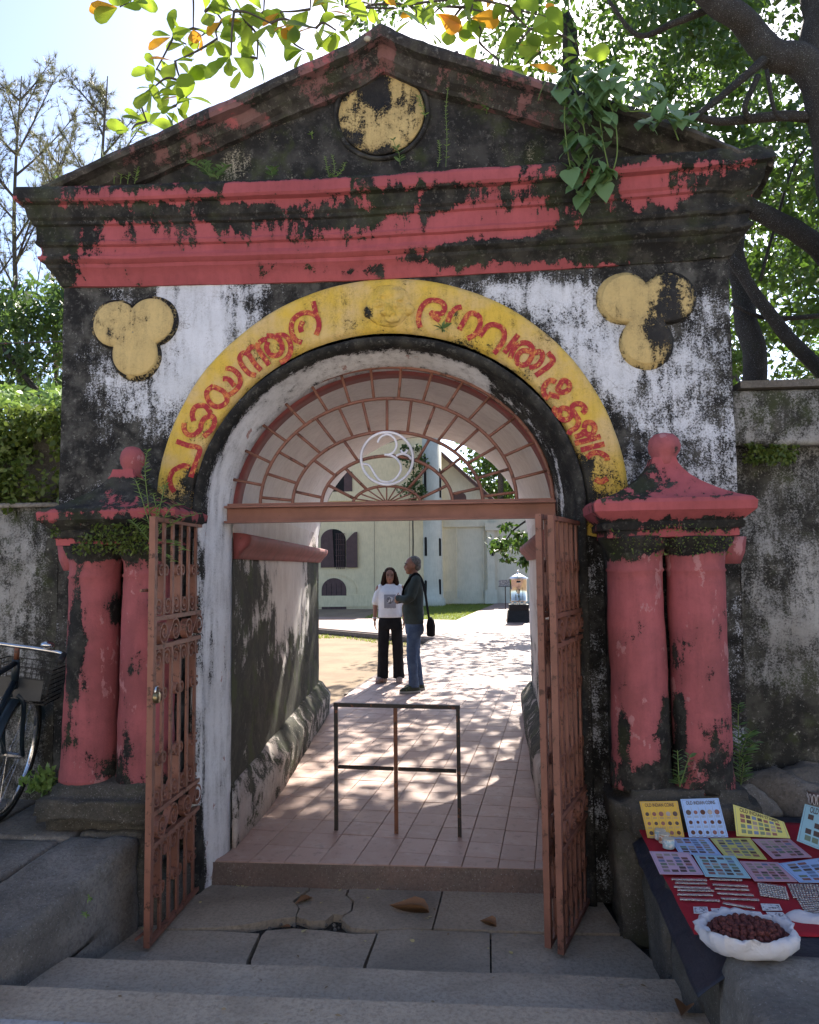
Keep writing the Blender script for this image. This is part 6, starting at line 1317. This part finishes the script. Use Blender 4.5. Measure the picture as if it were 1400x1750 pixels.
leaf_mass(clump([tuple(K(ru(-120, 150), ru(490, 690), ru(6.5, 8.5))) for _ in range(75)], .42, 70), .20, .055, M_lf_dark, 'crown', mt, .6)
bu = thing('garden_bush', 'light green bush just above the left boundary wall', 'bush', (-4.0, 3.2, -.1))
limbs('stems', [([(-4, 3.2, -.2), (-3.9, 3.2, 1.2), (-3.7, 3.1, 2.6)], .05, .02), ([(-4, 3.2, .2), (-3.3, 3.2, 1.4), (-3.0, 3.0, 2.7)], .04, .015)], M_bark, bu, 6)
leaf_mass(clump([tuple(K(ru(-40, 125), ru(665, 720), ru(2.2, 3.4))) for _ in range(18)], .2, 45), .10, .045, M_lf_fern, 'foliage', bu)
# ---- creepers on the boundary walls (uncountable ground cover)
def wall_cover(name, n, px, y0, y1, L, mat, label, hang=.6):
    P = np.array([tuple(AY(ru(px[0], px[2]), ru(px[1], px[3]), ru(y0, y1))) for _ in range(n)]); k = np.array([fbm(p, 3.2) for p in P]); P = P[k > -.08]
    o = leaf_mass(P, L, L * .6, mat, name, None, hang); tag(o, label, 'creeper', None, 'stuff')
wall_cover('wall_creeper', 24000, (-480, 695, 112, 872), .10, .34, .042, M_lf_moss, 'small bright green creeper leaves covering the top of the left wall')
wall_cover('wall_creeper', 900, (1258, 758, 1362, 790), .07, .13, .028, M_lf_moss, 'thin line of small creeper leaves under the right wall coping')
wall_cover('cap_moss', 1200, (90, 893, 255, 945), -.46, -.40, .020, M_lf_moss, 'small moss and weed leaves on the left column canopy')
wall_cover('cap_moss', 420, (1045, 895, 1250, 948), -.47, -.41, .014, M_lf_moss, 'small moss leaves on the right column canopy')
wall_cover('base_weeds', 300, (40, 1318, 92, 1352), -.30, -.15, .05, M_lf_fern, 'small weeds at the foot of the left columns', -.5)
# ---- vine over the right slope of the pediment
vi = thing('vine', 'heart leaved green vine hanging over the right side of the cornice', 'vine', AY(985, 150, -.1))
vm = leaf_mesh(.100, .096, 'heart'); vm.materials.append(M_lf_vine)
vs_ = [[(960, 122), (985, 160), (1000, 230), (1010, 300), (1005, 335)], [(1000, 115), (1020, 170), (1030, 240), (1040, 300), (1015, 325)], [(980, 115), (965, 190), (972, 270), (985, 320)], [(1000, 118), (1060, 150), (1110, 180), (1150, 200), (1195, 215)], [(1010, 130), (1065, 185), (1100, 190), (1140, 200), (1160, 240)], [(1030, 150), (1050, 200), (1055, 260), (1045, 300)]]
b = MB()
for S in vs_: b.tube(catmull([AY(u, v, -.24 - .04 * math.sin(i)) for i, (u, v) in enumerate(S)], 6), .004, 5)
b.tube(catmull([AY(968, 122, -.2), AY(940, 130, -.25), AY(925, 155, -.28), AY(920, 172, -.28)], 5), .0025, 4); b.obj('stem', M_stem, vi, True)
SPOT = [(ru(955, 1060), ru(110, 190)) for _ in range(62)] + [(ru(965, 1045), ru(180, 320)) for _ in range(70)] + [(ru(1040, 1120), 150 + ru(-12, 30)) for _ in range(20)] + [(ru(1090, 1185), 190 + ru(-14, 26)) for _ in range(16)] + [(ru(985, 1020), ru(300, 340)) for _ in range(9)]
for (u, v) in SPOT:
    p = AY(u, v, ru(-.32, -.21)); d = Vector((ru(-.7, .7), ru(-.5, -.1), ru(-1.0, -.25))).normalized(); q = d.to_track_quat('X', 'Z').to_matrix().to_4x4(); n_ = q @ Vector((0, 0, 1))
    link('leaf', vm, None, vi, Matrix.Translation(p) @ q @ Matrix.Rotation((math.pi if n_.y > 0 else 0) + ru(-.4, .4), 4, 'X') @ Matrix.Scale(ru(.6, 1.15), 4))
# ---- weeds growing from the masonry
LL = leaf_mesh(.07, .032, 'lance'); LL.materials.append(M_lf_fern); LB = leaf_mesh(.085, .05, 'lance'); LB.materials.append(M_lf_vine)
def sprig(label, px, y, stems, me, s, cat='weed', gap=.5, name='weed'):
    """stems: list of pixel polylines; leaves in pairs along each"""
    t = thing(name, label, cat, AY(*px, y)); b = MB()
    for S in stems:
        C = catmull([AY(u, v, y + ru(-.03, .0)) for u, v in S], 6); b.tube(C, .0026, 4); m = len(C)
        for k in range(2, m, 1):
            if random.random() > gap + .45: continue
            tn = (C[k] - C[k - 1]).normalized()
            for sg in (-1, 1):
                d = (Vector((sg, ru(-.5, .1), ru(-.1, .4))) + tn * .5).normalized(); link('leaf', me, None, t, aim(C[k], d, ru(-.6, .6), s * ru(.7, 1.2) * (1.15 - .5 * k / m)))
    b.obj('stem', M_stem, t); return t
def rosette(label, px, y, n, me, s, up=.3):
    p = AY(*px, y); t = thing('weed', label, 'weed', p); MB().tube([p + Vector((0, .03, -.02)), p], .004, 5).obj('stem', M_stem, t)
    for k in range(n): a = 2 * math.pi * k / n + ru(-.3, .3); link('leaf', me, None, t, aim(p, Vector((math.cos(a), -.55 + ru(-.2, .2), math.sin(a) * .8 + up)).normalized(), ru(-.4, .4), s * ru(.75, 1.15)))
fern_st = [[(180, 312), (178, 280), (172, 248)], [(195, 314), (195, 275), (188, 245)], [(206, 314), (208, 280), (205, 240)], [(218, 314), (222, 285), (226, 250)], [(230, 314), (234, 295), (238, 280)], [(100, 318), (98, 308), (94, 302)]]
sprig('delicate green ferns at the left end of the pediment', (205, 314), -.06, fern_st, LL, .36, 'fern', .55, 'fern')
sprig('tall thin weed right of the gold medallion', (762, 285), -.02, [[(762, 285), (764, 230), (762, 190), (766, 150)], [(748, 285), (752, 262), (750, 240)]], LL, .28, 'weed', .6)
sprig('broad leaved weed on the left part of the pediment ledge', (360, 305), -.08, [[(372, 306), (362, 292), (345, 276)], [(372, 306), (378, 290), (388, 284)], [(360, 304), (350, 290), (325, 275)]], LB, .62, 'weed', .35)
sprig('small leafy bush on the ledge below the medallion', (566, 305), -.10, [[(566, 308), (560, 290), (556, 268)], [(568, 308), (572, 290), (568, 265)], [(566, 308), (584, 292), (590, 278)], [(560, 322), (562, 310), (566, 300)]], LL, .30, 'weed', .7)
sprig('tiny weed left of the small bush on the ledge', (466, 300), -.08, [[(466, 302), (464, 294), (470, 286)]], LB, .5); sprig('short weed growing from the lower edge of the medallion', (680, 275), -.03, [[(684, 282), (682, 262), (676, 250), (672, 238)]], LB, .42, 'weed', .3); sprig('small weed at the right rim of the medallion', (722, 195), -.03, [[(728, 200), (722, 185), (716, 165)]], LL, .4)
rosette('small clover like weed on the tympanum right of the medallion', (832, 183), .0, 9, LL, .75); rosette('tiny star shaped weed right of the pediment centre', (533, 230), .0, 5, LL, .4); rosette('green rosette growing out of the yellow band under the red letters', (756, 562), -.05, 8, LB, .72)
sprig('feathery fern on the left column canopy behind the gate leaf', (262, 900), -.47, [[(262, 920), (252, 850), (248, 800), (252, 770)], [(262, 920), (245, 860), (232, 820)], [(268, 915), (290, 870), (310, 862)], [(268, 915), (300, 890), (335, 878)], [(262, 920), (275, 860), (282, 830)], [(262, 925), (292, 925), (318, 940)], [(258, 930), (270, 940), (300, 960)], [(256, 925), (240, 905), (225, 890)], [(258, 915), (268, 880), (262, 845)]], LL, .62, 'fern', .6, 'fern')
sprig('leafy weed between the two right columns near their foot', (1160, 1330), -.36, [[(1162, 1345), (1160, 1320), (1158, 1282)], [(1162, 1345), (1172, 1312), (1180, 1290)], [(1162, 1345), (1160, 1335), (1158, 1325)]], LB, .52, 'weed', .3)
sprig('leafy plant climbing beside the outer right column', (1270, 1330), -.08, [[(1266, 1340), (1264, 1290), (1262, 1240), (1262, 1205)], [(1266, 1310), (1276, 1285), (1290, 1270)], [(1266, 1290), (1276, 1262), (1284, 1250)], [(1266, 1345), (1270, 1320), (1272, 1300)]], LB, .75, 'plant', .45)
rosette('tiny plant on the stone face left of the gate leaf', (152, 1534), -.98, 7, LL, .35); rosette('tiny plant lower on the stone face left of the gate leaf', (146, 1562), -1.0, 7, LL, .3); rosette('small weed on the left column canopy near its ball', (300, 790), -.02, 5, LL, .3)
# ---- litter on the landing
M_dead = leafmat('dead_leaf', (.20, .10, .05), (.28, .15, .07), (.3, .15, .05), .15); M_pet = leafmat('yellow_petal', (.50, .42, .16), (.60, .52, .28), (.4, .35, .1), .2)
def dead(px, L, W, ang, label, curl=.5, z=-.126, mat=M_dead):
    me = leaf_mesh(L, W, 'obovate'); me.materials.append(mat)
    for v in me.vertices: v.co.z += curl * abs(v.co.y) * 1.2 + curl * .25 * abs(v.co.x - L / 2) ** 2 / L * 2 + .004
    p = AZ(*px, z); o = link('fallen_leaf', me, None, None, Matrix.Translation((p.x, p.y, z)) @ Matrix.Rotation(ang, 4, 'Z')); tag(o, label, 'leaf', 'fallen leaves on the landing')
dead((664, 1556), .215, .10, rad(-4), 'large curled brown leaf in the middle of the landing', .9); dead((504, 1548), .13, .06, rad(60), 'dark brown leaf lying by the crack near the step', .4); dead((820, 1578), .09, .06, rad(-25), 'small curled brown leaf on the right half of the landing', .9); dead((932, 1586), .07, .05, rad(10), 'brown leaf scrap beside the right gate leaf', .6); dead((1165, 1742), .09, .07, rad(65), 'tan leaf at the bottom right on the street', .6, .072); dead((480, 1587), .05, .03, rad(20), 'small orange leaf scrap in the crack', .4)
MB().tube([AZ(936, 1526, -.115), AZ(965, 1537, -.105)], .011, 6).obj('stick', M_twig); tag(bpy.data.objects['stick'], 'short pale stick poking out beside the right gate leaf', 'stick')
pm_ = leaf_mesh(.03, .022, 'obovate'); pm_.materials.append(M_pet)
for k, (u, v) in enumerate([(518, 1506), (584, 1512), (584, 1519), (548, 1544), (620, 1512), (648, 1516), (627, 1512), (648, 1519), (688, 1541), (681, 1546), (698, 1513), (822, 1531), (625, 1610), (731, 1568), (733, 1571), (388, 1508), (404, 1511), (412, 1513), (426, 1515), (428, 1506), (836, 1622), (242, 1588), (345, 1540), (524, 1588), (628, 1536), (505, 1524), (700, 1606), (870, 1625)]):
    p = AZ(u, v, -.123); tag(link('petal', pm_, None, None, Matrix.Translation(p) @ Matrix.Rotation(ru(0, 6.28), 4, 'Z') @ Matrix.Rotation(ru(-.3, .3), 4, 'X') @ Matrix.Scale(ru(.5, 1.1), 4)), 'small pale yellow petal scattered on the grey landing', 'petal', 'yellow petals on the landing')
# scraps of dry leaf on the treads and platform
M_scrap = leafmat('leaf_scrap', (.16, .10, .05), (.34, .27, .15), (.2, .12, .05), .1); sm_ = leaf_mesh(.022, .014, 'lance'); sm_.materials.append(M_scrap); V = []
for _ in range(90):
    zz, (a, b_, c_, d_) = random.choice(((-.124, (-1.2, 1.15, -.92, .05)), (-.012, (-1.3, 1.2, -1.32, -.98)), (.080, (-1.6, 1.2, -1.56, -1.37)), (.345, (-2.4, -1.7, -.7, -.4)), (-.124, (-1.2, 1.1, -.2, .06))))
    tag(link('leaf_scrap', sm_, None, None, Matrix.Translation((ru(a, b_), ru(c_, d_), zz)) @ Matrix.Rotation(ru(0, 6.28), 4, 'Z') @ Matrix.Rotation(ru(-.5, .5), 4, 'X') @ Matrix.Scale(ru(.35, 1.2), 4)), 'tiny dry leaf scrap strewn on the grey steps', 'leaf scrap', 'leaf scraps on the steps')
# overhead cable left of the gateway
tag(MB().tube(catmull([AY(-200, 590, 3.0), AY(-40, 588, 3.0), AY(60, 585, 3.0), AY(140, 582, 3.0), AY(300, 570, 3.0)], 8), .008, 6).obj('overhead_cable', M_black, None, True), 'thin dark cable crossing the trees left of the gateway', 'cable')
for o in bpy.data.objects:
    if '_local' in o: del o['_local']
